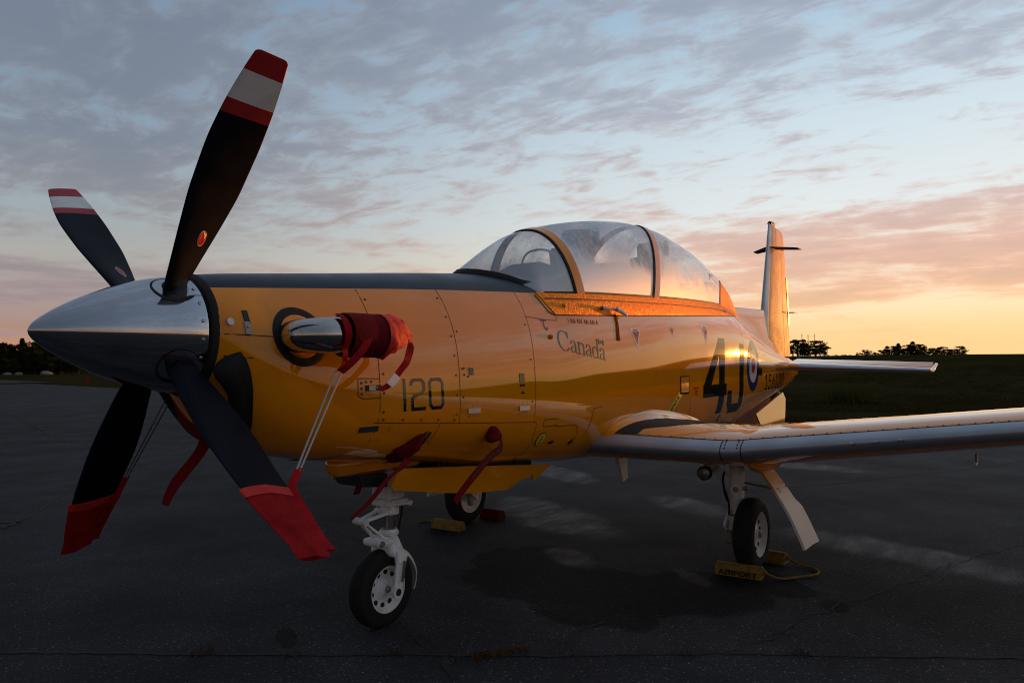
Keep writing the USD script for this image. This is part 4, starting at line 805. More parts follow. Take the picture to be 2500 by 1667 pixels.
flag = unary_union([sbox(0, 0, .11, .30), sbox(.33, 0, .44, .30), Polygon([(.22, .27), (.25, .20), (.31, .19), (.28, .13), (.29, .09), (.235, .09), (.225, .03), (.215, .03), (.205, .09), (.15, .09), (.16, .13), (.13, .19), (.19, .20)])])
x = 0; word = []
for g_, adv in ((gC, .80), (ga, .50), (gn, .56), (ga, .50), (gd, .55), (ga, .48)): word.append(affinity.translate(g_, x, 0)); x += adv
word.append(affinity.translate(flag, x-.50, .80)); word = unary_union(word)
WX = .575/x; word = affinity.affine_transform(word, [WX, 0, -.022*WX/ .17, .128, 0, 0])
part('wordmark', decal(word, 2.815, 1.517, .0013, .05), 'ink_black', fus, 'black word Canada with a small flag over the last letter', smooth=False)
def oct_(pts, w): return LineString(pts).buffer(w/2, cap_style=2, join_style=2, mitre_limit=2)
num = unary_union([oct_([(0, 0), (0, .160)], .017), oct_([(.045, .125), (.045, .137), (.060, .152), (.115, .152), (.130, .137), (.130, .102), (.118, .086), (.062, .072), (.050, .058), (.050, .0085), (.139, .0085)], .017), oct_([(.187, .008), (.247, .008), (.262, .026), (.262, .134), (.247, .152), (.187, .152), (.172, .134), (.172, .026), (.187, .008), (.205, .008)], .017)])
for g_ in num.geoms: part('nose_number_digit', decal(affinity.affine_transform(g_, [1, -.035, 0, 1, 0, 0]), 1.467, 1.196, .0013, .03), 'ink_black', fus, 'black digit of the nose number 120', smooth=False)
code4 = unary_union([Polygon([(5.28, 1.10), (5.49, 1.10), (5.52, 1.215), (5.88, 1.64), (5.76, 1.66), (5.28, 1.20)]), sbox(5.28, 1.10, 6.02, 1.215), sbox(5.76, .925, 5.95, 1.66)])
part('code_letter', decal(code4, 0, 0, .0013, .05), 'ink_black', fus, smooth=False)
codeJ = unary_union([Polygon([(6.05, 1.14), (6.20, 1.14), (6.26, 1.0), (6.32, .985), (6.30, .905), (6.24, .905), (6.08, 1.0)]), Polygon([(6.20, .905), (6.58, .905), (6.70, 1.0), (6.14, 1.0)]), sbox(6.50, .95, 6.67, 1.62)])
part('code_letter', decal(codeJ, 0, 0, .0013, .05), 'ink_black', fus, smooth=False)
q = part('roundel', decal(Point(0, 0).buffer(.285, 24), 7.10, 1.385, .0013, .06), 'ink_blue', fus, 'blue white and red roundel', smooth=False); part('roundel_white', decal(Point(0, 0).buffer(.19, 24), 7.10, 1.385, .0020, .06), 'ink_white', q, smooth=False); part('roundel_red', decal(Point(0, 0).buffer(.085, 20), 7.10, 1.385, .0027, .06), 'ink_red', q, smooth=False)
def text_poly(t, hgt, bold=False):
    tm = meshkit.text_mesh(t, hgt, .001, bold); v, f = np.array(tm.vertices), np.array(tm.faces); up_ = [i for i, n_ in enumerate(tm.face_normals) if n_[2] > .9]; return unary_union([Polygon(v[f[i]][:, :2]) for i in up_ if Polygon(v[f[i]][:, :2]).area > 1e-12]).buffer(0)
for g_ in sorted(affinity.scale(text_poly('156120', .17), 1.35, 1.1, origin=(0, 0)).geoms, key=lambda g: g.bounds[0]): part('serial_digit', decal(g_, 7.68, 1.09, .0013, .05), 'ink_black', fus, 'black digit of the serial number on the tail', smooth=False)
q = part('rescue_placard', decal(Polygon([(4.465, 1.0), (4.50, .985), (4.745, 1.152), (4.725, 1.18), (4.66, 1.17), (4.463, 1.035)]), 0, 0, .0013, .05), 'placard_yellow', fus, 'yellow placard pointing to the rescue handle', smooth=False)
part('placard_print', decal(affinity.rotate(affinity.scale(text_poly('RESCUE', .034, True), 1.12, 1, origin=(0, 0)), 35, origin=(0, 0)), 4.515, 1.012, .0020, .05), 'ink_black', q, smooth=False)
for a, z, w, h in ((3.88, 1.685, .088, .155), (4.56, 1.717, .055, .075), (5.37, 1.757, .10, .165)):
    q = part('danger_triangle', decal(Polygon([(-w, 0), (w, 0), (w*.15, -h)]), a, z, .0013, .05), 'ink_white', fus, 'white bordered red warning triangle pointing down', smooth=False)
    part('triangle_field', decal(Polygon([(-w*.62, -h*.14), (w*.70, -h*.14), (w*.16, -h*.78)]), a, z, .0020, .05), 'ink_red', q, smooth=False)
    part('triangle_print', decal(unary_union([sbox(-w*.35, -h*.10, w*.4, -h*.05), sbox(-w*.25, -h*.24, w*.4, -h*.28), sbox(-w*.12, -h*.33, w*.35, -h*.37)]), a, z, .0027, .05), 'grey_fabric', q, smooth=False)
q = plaque('hatch_frame', 4.80, 1.235, .205, .155, 'ink_black', .003, None, 'black framed rescue handle hatch'); plaque('hatch', 4.80, 1.237, .180, .130, 'yellow_panel', .005, q); part('hatch_print', decal(unary_union([sbox(-.012, .015, .004, .045), sbox(-.015, -.015, .010, -.002), sbox(.03, -.03, .05, -.018), sbox(-.07, -.066, .07, -.055)]), 4.80, 1.237, .0065, .05), 'ink_white', q, smooth=False)
part('small_print', decal(unary_union([sbox(5.02, 1.19, 5.16, 1.205), sbox(5.05, 1.155, 5.13, 1.175), sbox(5.07, 1.135, 5.12, 1.148)]), 0, 0, .0013, .05), 'ink_red', fus, smooth=False)
part('stencil_letter', decal(affinity.scale(text_poly('F', .10, True), 1.0, 1, origin=(0, 0)), 5.93, .80, .003), 'ink_black', fus, smooth=False)
part('static_port', decal(Point(0, 0).buffer(.018, 10), 6.72, .885, .003), 'ink_black', fus, smooth=False)
plaque('vent_panel', 7.42, 1.315, .25, .085, 'ink_black', .004)
part('pilot_name', decal(affinity.scale(unary_union([LineString([(x_, .002), (x_+.010, .03), (x_+.018, .002)]).buffer(.0022) if int(x_*1000) % 3 else sbox(x_, .002, x_+.004, .03) for x_ in np.arange(0, .36, .026) if not .13 < x_ < .15]), 1, 1), 2.98, 1.69, .0013, .05), 'dark_red_cloth', fus, 'faint red handwriting under the canopy rail', smooth=False)
part('hook_mark', decal(unary_union([sbox(-.03, .06, .03, .068), LineString([(0, .064), (-.005, .03), (.008, .008), (.024, .006), (.026, .02)]).buffer(.004)]), 2.70, 1.63, .003), 'ink_black', fus, smooth=False)

# ------------------------------------------------------------------ covers, ties and streamers hung on the aeroplane
def exhaust_cover(side, label):
    s = side; fl = (lambda q: q) if s < 0 else mirror
    t = thing('exhaust_cover', label, 'exhaust cover')
    C0 = np.array([1.02, -.560, 1.552])
    part('sleeve', fl(lathe([(-.012, .084), (-.02, .094), (.02, .097), (.10, .097), (.165, .096), (.17, .093)], (1.0, -.560, 1.552), (1, -.06, 0), 40)), 'dark_red_cloth', t, 'dark red fitted sleeve', smooth=60)
    # crumpled hood, drawn together at its end
    P = []; n = 20; rg = np.random.default_rng(5)
    prof_ = [(.155, .098, 0., 0.), (.185, .100, 0., -.002), (.215, .093, .0, .004), (.25, .080, .0, .010), (.29, .062, .0, .010), (.32, .045, .0, .004), (.34, .030, .0, -.004), (.352, .012, 0., -.01)]
    for x_, r_, dy, dz in prof_:
        row = []
        for k in range(n):
            an = 2*np.pi*k/n; fold = .30*math.sin(3*an+x_*9+.6)+.20*math.sin(5*an-x_*22)+.06*math.sin(8*an+x_*35); amt = np.interp(x_, [.155, .19, .25, .35], [0., .08, .45, .55]); rr = r_*(1+fold*amt); row.append((1.0+x_+.012*math.sin(4*an+x_*15)*amt, -.566+dy-.06*x_+rr*math.cos(an), 1.552+dz+rr*math.sin(an)*(1.0-.1*amt)))
        P.append(row)
    P = np.array(P); ks = np.linspace(0, len(P)-1, 30); P = PC(np.arange(len(P)), P, axis=0)(np.linspace(0, len(P)-1, 12)); P[2:-1] += rg.normal(0, .0045, P[2:-1].shape)
    part('hood', fl(grid(P, True)), 'bright_red_cloth', t, 'bright red crumpled hood', smooth=38)
    vb = np.array([.925, -.60, 1.402])
    # strap round the stack, coming down to the tie
    up_ = [np.array([.965, -.552, 1.552])+.089*np.array([0, math.cos(a_), math.sin(a_)]) for a_ in np.radians(np.linspace(100, 215, 14))]
    path = np.array([p+np.array([-.02+.0*k, 0, 0]) for k, p in enumerate(up_)]+[np.array([.935, -.63, 1.46]), vb]); part('strap', fl(ribbon(bez(path, 34), (1, 0, 0), np.interp(np.linspace(0, 1, 34), [0, .3, .6, 1], [.022, .040, .030, .020]))), 'red_cloth', t)
    part('strap', fl(ribbon(bez([(1.045, -.655, 1.545), (1.01, -.655, 1.49), (.96, -.632, 1.43), vb+np.array([.006, -.004, -.006])], 16), (.8, -.2, -.5), .034)), 'red_cloth', t)
    # tail streamer, hanging and blown aside
    st = bez([(1.335, -.575, 1.545), (1.365, -.585, 1.515), (1.345, -.59, 1.465), (1.325, -.60, 1.44), (1.29, -.60, 1.405), (1.235, -.605, 1.355), (1.16, -.60, 1.315)], 30)
    rb = part('streamer', fl(ribbon(st, np.stack([np.full(30, .75), np.full(30, -.1), -np.linspace(.3, .65, 30)], 1), np.interp(np.linspace(0, 1, 30), [0, .2, .5, 1], [.03, .042, .034, .026]))), 'red_cloth', t)
    part('white_flash', fl(ribbon(st[19:26]+np.array([0, -.003, 0]), (.75, -.1, -.55), .040)), 'white_stripe', rb)
    return t
ec = exhaust_cover(-1, 'red cloth cover over the polished exhaust stub, facing the camera'); exhaust_cover(1, 'red cloth cover on the far exhaust, hidden behind the nose')

def boot(i, label, r0, cord_to, tab_side):
    th = TH0+i*math.pi/2; t = thing('propeller_boot', label, 'propeller boot')
    rs = np.linspace(r0, 1.232, 20); S = []; rad = np.array([0, -math.cos(th), math.sin(th)])
    for k, r in enumerate(rs): S.append(blade_sec(min(r, 1.2), th, .010+.0012*math.sin(k*1.7))+rad*max(0, r-1.2))
    q = S[-1]; c0 = q.mean(0); S += [c0+(q-c0)*.96+rad*.02, c0+(q-c0)*.88+rad*.03]
    v, f = grid(np.array(S), True); k = len(S[0]); o = (len(S)-1)*k; f = np.vstack([f, [[o, o+j, o+j+1] for j in range(1, k-1)]])
    ext = rad*0; part('sock', (v, f), 'red_cloth', t, smooth=50)
    S2 = [blade_sec(r, th, .013) for r in np.linspace(r0-.006, r0+.036, 4)]; S0 = [blade_sec(r0-.006, th, .002)]
    part('hem', grid(np.array(S0+S2), True), 'bright_red_cloth', t, smooth=50)
    # tail-side seam flap running down the boot's edge to the tip, with the tie tab at its top
    ed = np.array([blade_sec(min(r, 1.2), th, .012)[11]+rad*max(0, r-1.2) for r in rs]); out = np.array([1., -.35 if i == 3 else .35, -.1]); out /= np.linalg.norm(out)
    wv = np.interp(np.linspace(0, 1, len(rs)), [0, .4, .8, 1], [.030, .026, .030, .044]); part('seam_flap', ribbon(ed+out*wv[:, None]*.22, out, wv*.9, .006), 'red_cloth', t)
    b0 = ed[0]; d = np.asarray(cord_to)-b0; d /= np.linalg.norm(d); sd_ = np.cross(d, [.5, .8, 0]); sd_ /= np.linalg.norm(sd_); part('tie_tab', ribbon([b0-d*.03, b0+d*.02, b0+d*.06, b0+d*.085], (1, -.3, 0) if i == 3 else (1, .3, 0), (.050, .034, .034, .034), .008), 'red_cloth', t)
    e0 = b0+d*.075
    for s in (-1, 1):
        a_, b_ = e0+sd_*.006*s, np.asarray(cord_to)+sd_*.012*s; n_ = 90; tt = np.linspace(0, 1, n_)[:, None]; p = a_+(b_-a_)*tt; tw = np.arange(n_)*2.1
        part('cord', tube(p, .0042+.0008*np.sin(tw), 7), 'rope' if i == 3 else 'rope_dark', t, smooth=True)
    return t
boot(3, 'bright red boot on the near lower propeller blade, tied to the exhaust', .935, (.925, -.602, 1.395), 1)
boot(2, 'dark red boot on the far lower propeller blade at left', .935, (.925, .602, 1.395), 1)

t = thing('intake_plug', 'red plug in the chin intake with a red streamer hanging below', 'intake plug')
cp = cres.buffer(-.02); vv, ff2 = trimesh.creation.triangulate_polygon(max(getattr(cp, 'geoms', [cp]), key=lambda g: g.area), engine='earcut'); part('plug', (np.array([[.665+.12*max(0, 1.30-y), x_, y] for x_, y in vv]), ff2), 'dark_red_cloth', t, smooth=False)
part('streamer', ribbon(bez([(.70, .02, 1.16), (.70, .01, 1.10), (.66, .0, 1.04), (.59, 0., .965), (.54, 0, .90), (.515, 0, .845)], 26), np.stack([np.full(26, .9), np.full(26, -.3), np.linspace(.1, -.4, 26)], 1), np.interp(np.linspace(0, 1, 26), [0, .15, .7, 1], [.03, .056, .050, .03])), 'streamer_red', t)
# scooped inlet low on the nose with its own plug
part('oil_cooler_inlet', cat([decal(Polygon([(.0, .062), (.02, .058), (-.02, -.075), (-.065, -.105), (-.085, -.10)]), 1.645, 1.028, .012, .03), decal(Polygon([(-.09, .01), (.0, .062), (-.03, -.06), (-.10, -.095), (-.14, -.06)]), 1.645, 1.028, .0022, .03)]), 'panel_seam', fus, smooth=False)
t = thing('inlet_plug', 'dark red plug in the low side inlet ahead of the gear door, streamer blown forward', 'inlet plug')
pz = [surf(1.60, 1.075, .015), surf(1.585, 1.03, .022), surf(1.56, .985, .02), surf(1.545, .955, .012)]
part('plug', hull([(pz[0], .010), (pz[1], .030), (pz[2], .034), (pz[3], .02), (surf(1.52, 1.0, .004), .02)], 2), 'dark_red_cloth', t, smooth=50)
part('streamer', ribbon(bez([pz[2]+np.array([0, -.01, -.02]), (1.53, -.40, .95), (1.46, -.42, .92), (1.36, -.44, .885), (1.26, -.455, .82), (1.17, -.47, .775), (1.10, -.48, .745)], 30), np.stack([np.full(30, .7), np.full(30, -.2), -np.linspace(.4, .9, 30)], 1), np.interp(np.linspace(0, 1, 30), [0, .12, .35, .6, 1], [.06, .042, .016, .026, .014])), 'streamer_red', t)
t = thing('probe_cover', 'dark red cover on a nose side probe with a long lettered streamer', 'probe cover')
part('cap', hull([(surf(2.14, 1.055, .02), .032), (surf(2.16, 1.035, .035), .030), (surf(2.12, 1.03, .03), .030)], 2), 'dark_red_cloth', t, smooth=50)
sp = bez([(2.155, -.475, 1.045), (2.18, -.49, 1.00), (2.165, -.50, .965), (2.10, -.505, .935), (1.96, -.515, .868), (1.84, -.52, .795), (1.745, -.525, .725)], 40); wd = np.stack([np.full(40, .55), np.full(40, -.1), -np.full(40, .8)], 1)
rb = part('streamer', ribbon(sp, wd, np.interp(np.linspace(0, 1, 40), [0, .2, 1], [.026, .042, .040])), 'streamer_red', t)
tp = text_poly('REMOVE BEFORE FLIGHT', .020); cl = np.r_[0, np.cumsum(np.linalg.norm(np.diff(sp, axis=0), axis=1))]; tv, tf = [], []
for g_ in getattr(tp, 'geoms', [tp]):
    v_, f_ = trimesh.creation.triangulate_polygon(g_, engine='earcut'); tf.append(np.asarray(f_)+sum(len(q_) for q_ in tv)); tv.append(v_)
tv, tf = np.vstack(tv), np.vstack(tf); L0 = cl[np.searchsorted(cl, .09)]; P = []
for x_, y_ in tv:
    s_ = L0+x_*.95; p = np.array([np.interp(s_, cl, sp[:, k]) for k in range(3)]); dd = wd[0]/np.linalg.norm(wd[0]); tg = np.array([np.interp(s_+.01, cl, sp[:, k]) for k in range(3)])-p; tg /= np.linalg.norm(tg)+1e-9; nn = np.cross(tg, dd); nn *= -np.sign(nn[1]); P.append(p-dd*(y_-.010)+nn*np.array([1, 1, 1])*.0035)
part('lettering', (np.array(P), np.vstack([tf, tf[:, ::-1]])), 'grey_fabric', rb, smooth=False)
t = thing('warning_streamer', 'short dark red streamer hanging behind the nose leg', 'streamer')
part('ribbon', ribbon(bez([(2.02, .46, .93), (2.03, .50, .82), (2.025, .50, .72), (1.99, .50, .62)], 14), (.8, -.5, 0), .040), 'dark_red_cloth', t)
part('pin', cyl((2.02, .44, .95), (2.02, .47, .92), .010, 8), 'dull_metal', t)
t = thing('canopy_lanyard', 'thin dark red lanyard hanging below the canopy handle', 'lanyard')
part('ribbon', ribbon([surf(3.602+.006*math.sin(k*.5), z, .006) for k, z in enumerate(np.linspace(1.765, 1.585, 12))], (1, 0, 0), np.linspace(.022, .036, 12)), 'streamer_red', t); part('loop', tube([surf(3.60, 1.775, .006), surf(3.605, 1.760, .010)], .006, 8), 'streamer_red', t)

# ------------------------------------------------------------------ chocks
def chock(loc, rz, label, mt, text=None, L=.30, ring=True):
    t = thing('wheel_chock', label, 'wheel chock', loc, rz)
    prof_ = Polygon([(-.055, 0), (.055, 0), (.036, .062), (.015, .074), (-.015, .074), (-.036, .062)]).buffer(.004, join_style=1)
    v, f = trimesh.creation.triangulate_polygon(prof_, engine='earcut'); m_ = trimesh.creation.extrude_polygon(prof_, L, engine='earcut'); V = np.array(m_.vertices); V = np.stack([V[:, 2]-L/2, V[:, 0], V[:, 1]-min(V[:, 1])], 1)
    e = np.abs(V[:, 0]) > L/2-.001; V[e] *= np.array([1, .9, .95]); part('block', (V, np.array(m_.faces)), mt, t, smooth=25)
    if ring: part('eyelet', cat([tube([(L/2-.002, 0, .045), (L/2+.012, 0, .045)], .022, 12), tube([(L/2+.01+.012*math.cos(a_), .012*math.sin(a_), .045) for a_ in np.linspace(0, 2*np.pi, 14)], .004, 6)]), 'chock_yellow', t)
    if text:
        tp_ = text_poly(text, .036, True); x0, y0, x1, y1 = tp_.bounds; sc = min(.25/(x1-x0), 1.3); tp_ = affinity.scale(affinity.translate(tp_, -(x0+x1)/2, 0), sc, 1, origin=(0, 0)); tv_, tf_ = [], []
        for g_ in getattr(tp_, 'geoms', [tp_]):
            v_, f_ = trimesh.creation.triangulate_polygon(g_, engine='earcut'); tf_.append(np.asarray(f_)+sum(len(q_) for q_ in tv_)); tv_.append(v_)
        v_, f_ = np.vstack(tv_), np.vstack(tf_); sl = np.array([.020, .075]); P_ = np.array([[x_, -.0605+.30*.8*(y_+.015)-.0018, (.012+y_*.80)] for x_, y_ in v_]); part('lettering', (P_, np.vstack([f_, f_[:, ::-1]])), 'tyre_rubber', t, smooth=False)
    return t
chock((3.775, -1.275, 0), math.radians(-90+4), 'dull yellow chock with black lettering ahead of the near main wheel', 'chock_yellow', 'AIRPORT')
chock((4.245, -1.30, 0), math.radians(-90-3), 'plain yellow chock behind the near main wheel', 'chock_yellow')
tA, tB = np.array([3.785, -1.445, .045]), np.array([4.236, -1.47, .045])
r_ = thing('chock_rope', 'thin yellow rope joining the two chocks of the near main wheel', 'rope', (3.94, -1.6, 0)); part('cord', tube(bez([tA, (3.82, -1.52, .012), (3.94, -1.62, .010), (4.09, -1.70, .010), (4.19, -1.66, .010), (4.225, -1.55, .015), tB], 60), .0075, 8), 'chock_yellow', r_, smooth=True, off=(-3.94, 1.6, 0)); [part('knot', hull([((e_[0]-3.94, e_[1]+1.6, .045), .014)]), 'chock_yellow', r_) for e_ in (tA, tB)]
chock((3.68, 1.235, 0), math.radians(90+4), 'yellow chock ahead of the far main wheel', 'chock_yellow', None, .30, False)
chock((4.26, 1.20, 0), math.radians(90), 'small red chock behind the far main wheel', 'dark_red_cloth', None, .22, False)
r_ = thing('chock_rope', 'short yellow rope end lying by the far front chock', 'rope', (3.7, 1.5, 0)); part('cord', tube(bez([(.0, -.13, .04), (.05, -.02, .012), (.08, .06, .010), (.02, .10, .010), (-.03, .08, .012)], 24), .007, 8), 'chock_yellow', r_, smooth=True); part('knot', hull([((0, -.13, .042), .013)]), 'chock_yellow', r_)

# ------------------------------------------------------------------ ground
def ss(x): x = np.clip(x, 0, 1); return x*x*(3-2*x)
def apron_out(x, y):
    """how far (m) outside the paved apron a point is; negative on it"""
    e = 16.6+.10*(y-2)*(y > 2)+.02*(y-2)*(y <= 2); e = np.where(y > 60, e+(y-60)*.75, e)
    return np.maximum(np.maximum(x-e, y-(131+.11*(x-43))), np.maximum(-x-150, -y-120))
def ground_z(x, y):
    d = apron_out(x, y); z = -.06+.075*ss(d/.35)
    east = ss((x-16)/95)*ss((150-y)/110)*ss((y+260)/120); roll = .10*(meshkit.noise(np.stack([x*.05, y*.05, x*0], -1), 4)-.5)*ss(d/8)
    back = .8*ss((x-120)/300); return z+2.25*east+roll*1.6+back*0
gx = np.unique(np.r_[np.linspace(-2500, -200, 24), np.linspace(-200, 10, 30), np.linspace(10, 60, 130), np.linspace(60, 200, 100), np.linspace(200, 3000, 40)]); gy = np.unique(np.r_[np.linspace(-2500, -120, 24), np.linspace(-120, -20, 30), np.linspace(-20, 60, 90), np.linspace(60, 200, 90), np.linspace(200, 3000, 40)])
X, Y = np.meshgrid(gx, gy, indexing='ij'); Z = ground_z(X, Y)
N = {'g': ('geometry', {}), 'n1': ('noise_texture', dict(scale=.09, detail=6., roughness=.6)), 'n2': ('noise_texture', dict(scale=2.6, detail=6., roughness=.7)), 'm1': ('mix', dict(color1=(.022, .022, .008), color2=(.042, .031, .012))), 'm2': ('mix', dict(mix_type='multiply', fac=.8)), 'mr': ('map_range', dict(from_min=.38, from_max=.62, clamp=True)), 'r2': ('map_range', dict(from_min=.3, from_max=.7, to_min=.6, to_max=1.3)),
     'c': ('combine_xyz', {}), 'b': ('bump', dict(strength=.9, distance=.12)), 'p': ('principled_bsdf', dict(roughness=.95, specular_ior_level=.0))}
Lk = [('g.position', 'n1.vector'), ('g.position', 'n2.vector'), ('n1.fac', 'mr.value'), ('mr.result', 'm1.fac'), ('n2.fac', 'r2.value'), ('r2.result', 'c.x'), ('r2.result', 'c.y'), ('r2.result', 'c.z'), ('m1.color', 'm2.color1'), ('c.vector', 'm2.color2'), ('m2.color', 'p.base_color'), ('n2.fac', 'b.height'), ('b.normal', 'p.normal')]
M['field'] = usdkit.material(stage, '/World/Looks/field', N, Lk, surface='p.BSDF')
g = part('grass_field', grid(np.stack([X, Y, Z], -1), flip=True), 'field', None, smooth=True); tag(g, 'dull green and brown grass field rising to a low crest', 'field', kind='structure')
# asphalt: fine stone speckle, old stains, and wet patches that mirror the sky
blobs = [(3.1, .65, 1.5, .55, .4), (2.3, -.2, 1.3, .6, -.2), (3.6, -1.1, 1.1, .7, .2), (2.75, -1.15, .9, .5, .3)]
N = {'g': ('geometry', {}), 'f': ('noise_texture', dict(scale=62., detail=3., roughness=.6)), 'sp': ('voronoi_texture', dict(scale=58.)) , 'md': ('noise_texture', dict(scale=1.1, detail=6., roughness=.62)), 'lg': ('noise_texture', dict(scale=.12, detail=5., roughness=.55)),
     'base': ('mix', dict(color1=(.011, .012, .014), color2=(.046, .047, .050))), 'spm': ('map_range', dict(from_min=.30, from_max=.14, to_min=0., to_max=1., clamp=True)), 'spn': ('map_range', dict(from_min=.50, from_max=.66, clamp=True)), 'spk': ('math', dict(math_type='multiply')), 'spc': ('mix', dict(color2=(.30, .30, .31))),
     'tone': ('map_range', dict(from_min=.3, from_max=.7, to_min=.55, to_max=1.45)), 'tone2': ('map_range', dict(from_min=.3, from_max=.7, to_min=.72, to_max=1.25)), 'tt': ('math', dict(math_type='multiply')), 'tc': ('combine_xyz', {}), 'mul': ('mix', dict(mix_type='multiply', fac=1.)),
     'wn': ('noise_texture', dict(scale=1.8, detail=6., roughness=.62)), 'wc': ('noise_texture', dict(scale=2.0, detail=3.)), 'off': ('mix', dict(mix_type='linear_light', fac=.10)),
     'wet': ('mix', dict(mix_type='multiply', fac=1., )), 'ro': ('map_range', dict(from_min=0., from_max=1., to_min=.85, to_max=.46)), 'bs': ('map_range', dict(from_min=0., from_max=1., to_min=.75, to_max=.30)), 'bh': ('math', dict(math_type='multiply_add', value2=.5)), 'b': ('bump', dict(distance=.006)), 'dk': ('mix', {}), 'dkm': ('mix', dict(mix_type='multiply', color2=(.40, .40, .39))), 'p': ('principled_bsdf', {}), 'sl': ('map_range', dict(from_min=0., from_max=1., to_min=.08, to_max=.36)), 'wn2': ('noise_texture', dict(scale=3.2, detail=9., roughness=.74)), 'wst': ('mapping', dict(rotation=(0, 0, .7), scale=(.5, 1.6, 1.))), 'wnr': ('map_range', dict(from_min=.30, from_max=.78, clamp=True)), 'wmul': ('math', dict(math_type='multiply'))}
Lk = [('g.position', 'f.vector'), ('g.position', 'sp.vector'), ('g.position', 'md.vector'), ('g.position', 'lg.vector'), ('f.fac', 'base.fac'), ('f.fac', 'spn.value'), ('sp.distance', 'spm.value'), ('spm.result', 'spk.value1'), ('spn.result', 'spk.value2'), ('base.color', 'spc.color1'), ('spk.value', 'spc.fac'),
      ('md.fac', 'tone.value'), ('lg.fac', 'tone2.value'), ('tone.result', 'tt.value1'), ('tone2.result', 'tt.value2'), ('tt.value', 'tc.x'), ('tt.value', 'tc.y'), ('tt.value', 'tc.z'), ('spc.color', 'mul.color1'), ('tc.vector', 'mul.color2'), ('g.position', 'wn.vector')]
del N['wc'], N['off'], N['wet'], N['dk'], N['tone2'], N['tt']; N['tone2'] = ('map_range', dict(from_min=.3, from_max=.7, to_min=.72, to_max=1.25)); N['tt'] = ('math', dict(math_type='multiply'))
def blob_mask(pre, lst, soft):
    """soft-edged ellipses on the ground, their outline broken by noise"""
    prev = None
    for k, (cx, cy, rx, ry, rot) in enumerate(lst):
        N[f'{pre}m{k}'] = ('mapping', dict(mapping_type='texture', location=(cx, cy, 0), rotation=(0, 0, rot), scale=(rx, ry, 1))); Lk.append(('g.position', f'{pre}m{k}.vector'))
        N[f'{pre}s{k}'] = ('separate_xyz', {}); Lk.append((f'{pre}m{k}.vector', f'{pre}s{k}.vector'))
        N[f'{pre}x{k}'] = ('math', dict(math_type='multiply')); N[f'{pre}y{k}'] = ('math', dict(math_type='multiply_add')); Lk.extend([(f'{pre}s{k}.x', f'{pre}x{k}.value1'), (f'{pre}s{k}.x', f'{pre}x{k}.value2'), (f'{pre}s{k}.y', f'{pre}y{k}.value1'), (f'{pre}s{k}.y', f'{pre}y{k}.value2'), (f'{pre}x{k}.value', f'{pre}y{k}.value3')])
        if prev is None: prev = f'{pre}y{k}.value'
        else: N[f'{pre}n{k}'] = ('math', dict(math_type='minimum')); Lk.extend([(prev, f'{pre}n{k}.value1'), (f'{pre}y{k}.value', f'{pre}n{k}.value2')]); prev = f'{pre}n{k}.value'
    N[pre+'a'] = ('math', dict(math_type='multiply_add', value2=2.6)); Lk.extend([('wn.fac', pre+'a.value1'), (prev, pre+'a.value3')])
    N[pre+'r'] = ('map_range', dict(range_type='smoothstep', from_min=2.25-soft, from_max=2.25+soft, to_min=1., to_max=0., clamp=True)); Lk.append((pre+'a.value', pre+'r.value')); return pre+'r.result'
WET = [(4.65, .78, .95, .36, 1.08), (5.85, -.05, .55, .28, 1.0), (3.5, -.14, .30, .15, 1.0), (3.56, -1.03, .20, .07, .9), (5.05, -2.0, .95, .30, 1.25), (9.3, -.2, .9, .3, 1.5), (6.9, 2.2, .8, .3, 1.0)]
wetm = blob_mask('wet', WET, .62)
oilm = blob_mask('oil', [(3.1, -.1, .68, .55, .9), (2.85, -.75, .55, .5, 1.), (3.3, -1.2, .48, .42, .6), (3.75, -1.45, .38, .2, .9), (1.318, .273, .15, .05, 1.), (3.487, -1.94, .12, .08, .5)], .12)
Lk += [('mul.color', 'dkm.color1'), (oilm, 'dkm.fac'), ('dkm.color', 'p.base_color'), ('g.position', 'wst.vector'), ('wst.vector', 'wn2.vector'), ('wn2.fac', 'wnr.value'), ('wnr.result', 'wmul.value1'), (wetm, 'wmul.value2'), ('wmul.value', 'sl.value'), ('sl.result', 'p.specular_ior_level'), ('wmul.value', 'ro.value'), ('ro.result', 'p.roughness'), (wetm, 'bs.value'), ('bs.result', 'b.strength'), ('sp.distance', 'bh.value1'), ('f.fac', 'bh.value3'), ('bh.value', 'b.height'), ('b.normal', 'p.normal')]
M['asphalt'] = usdkit.material(stage, '/World/Looks/asphalt', N, Lk, surface='p.BSDF')
edge = [(float(16.6+.10*max(0, y-2)+.02*min(0, y-2)+(max(0, y-60)*.75)+.15*math.sin(y*1.7)+.08*math.sin(y*4.1)), float(y)) for y in np.linspace(-120, 138, 330)]; topx = edge[-1][0]
poly = edge+[(x_, 131+.11*(x_-43)) for x_ in np.linspace(topx, -150, 60) if x_ < topx-.5]+[(-150, -120)]
poly = Polygon(poly).buffer(0); cells = []
vv, ff2 = trimesh.creation.triangulate_polygon(poly, engine='earcut'); asph = part('apron', (np.c_[vv, np.zeros(len(vv))], ff2), 'asphalt', None, smooth=False); tag(asph, 'dark cracked asphalt apron with wet patches', 'apron', kind='structure')
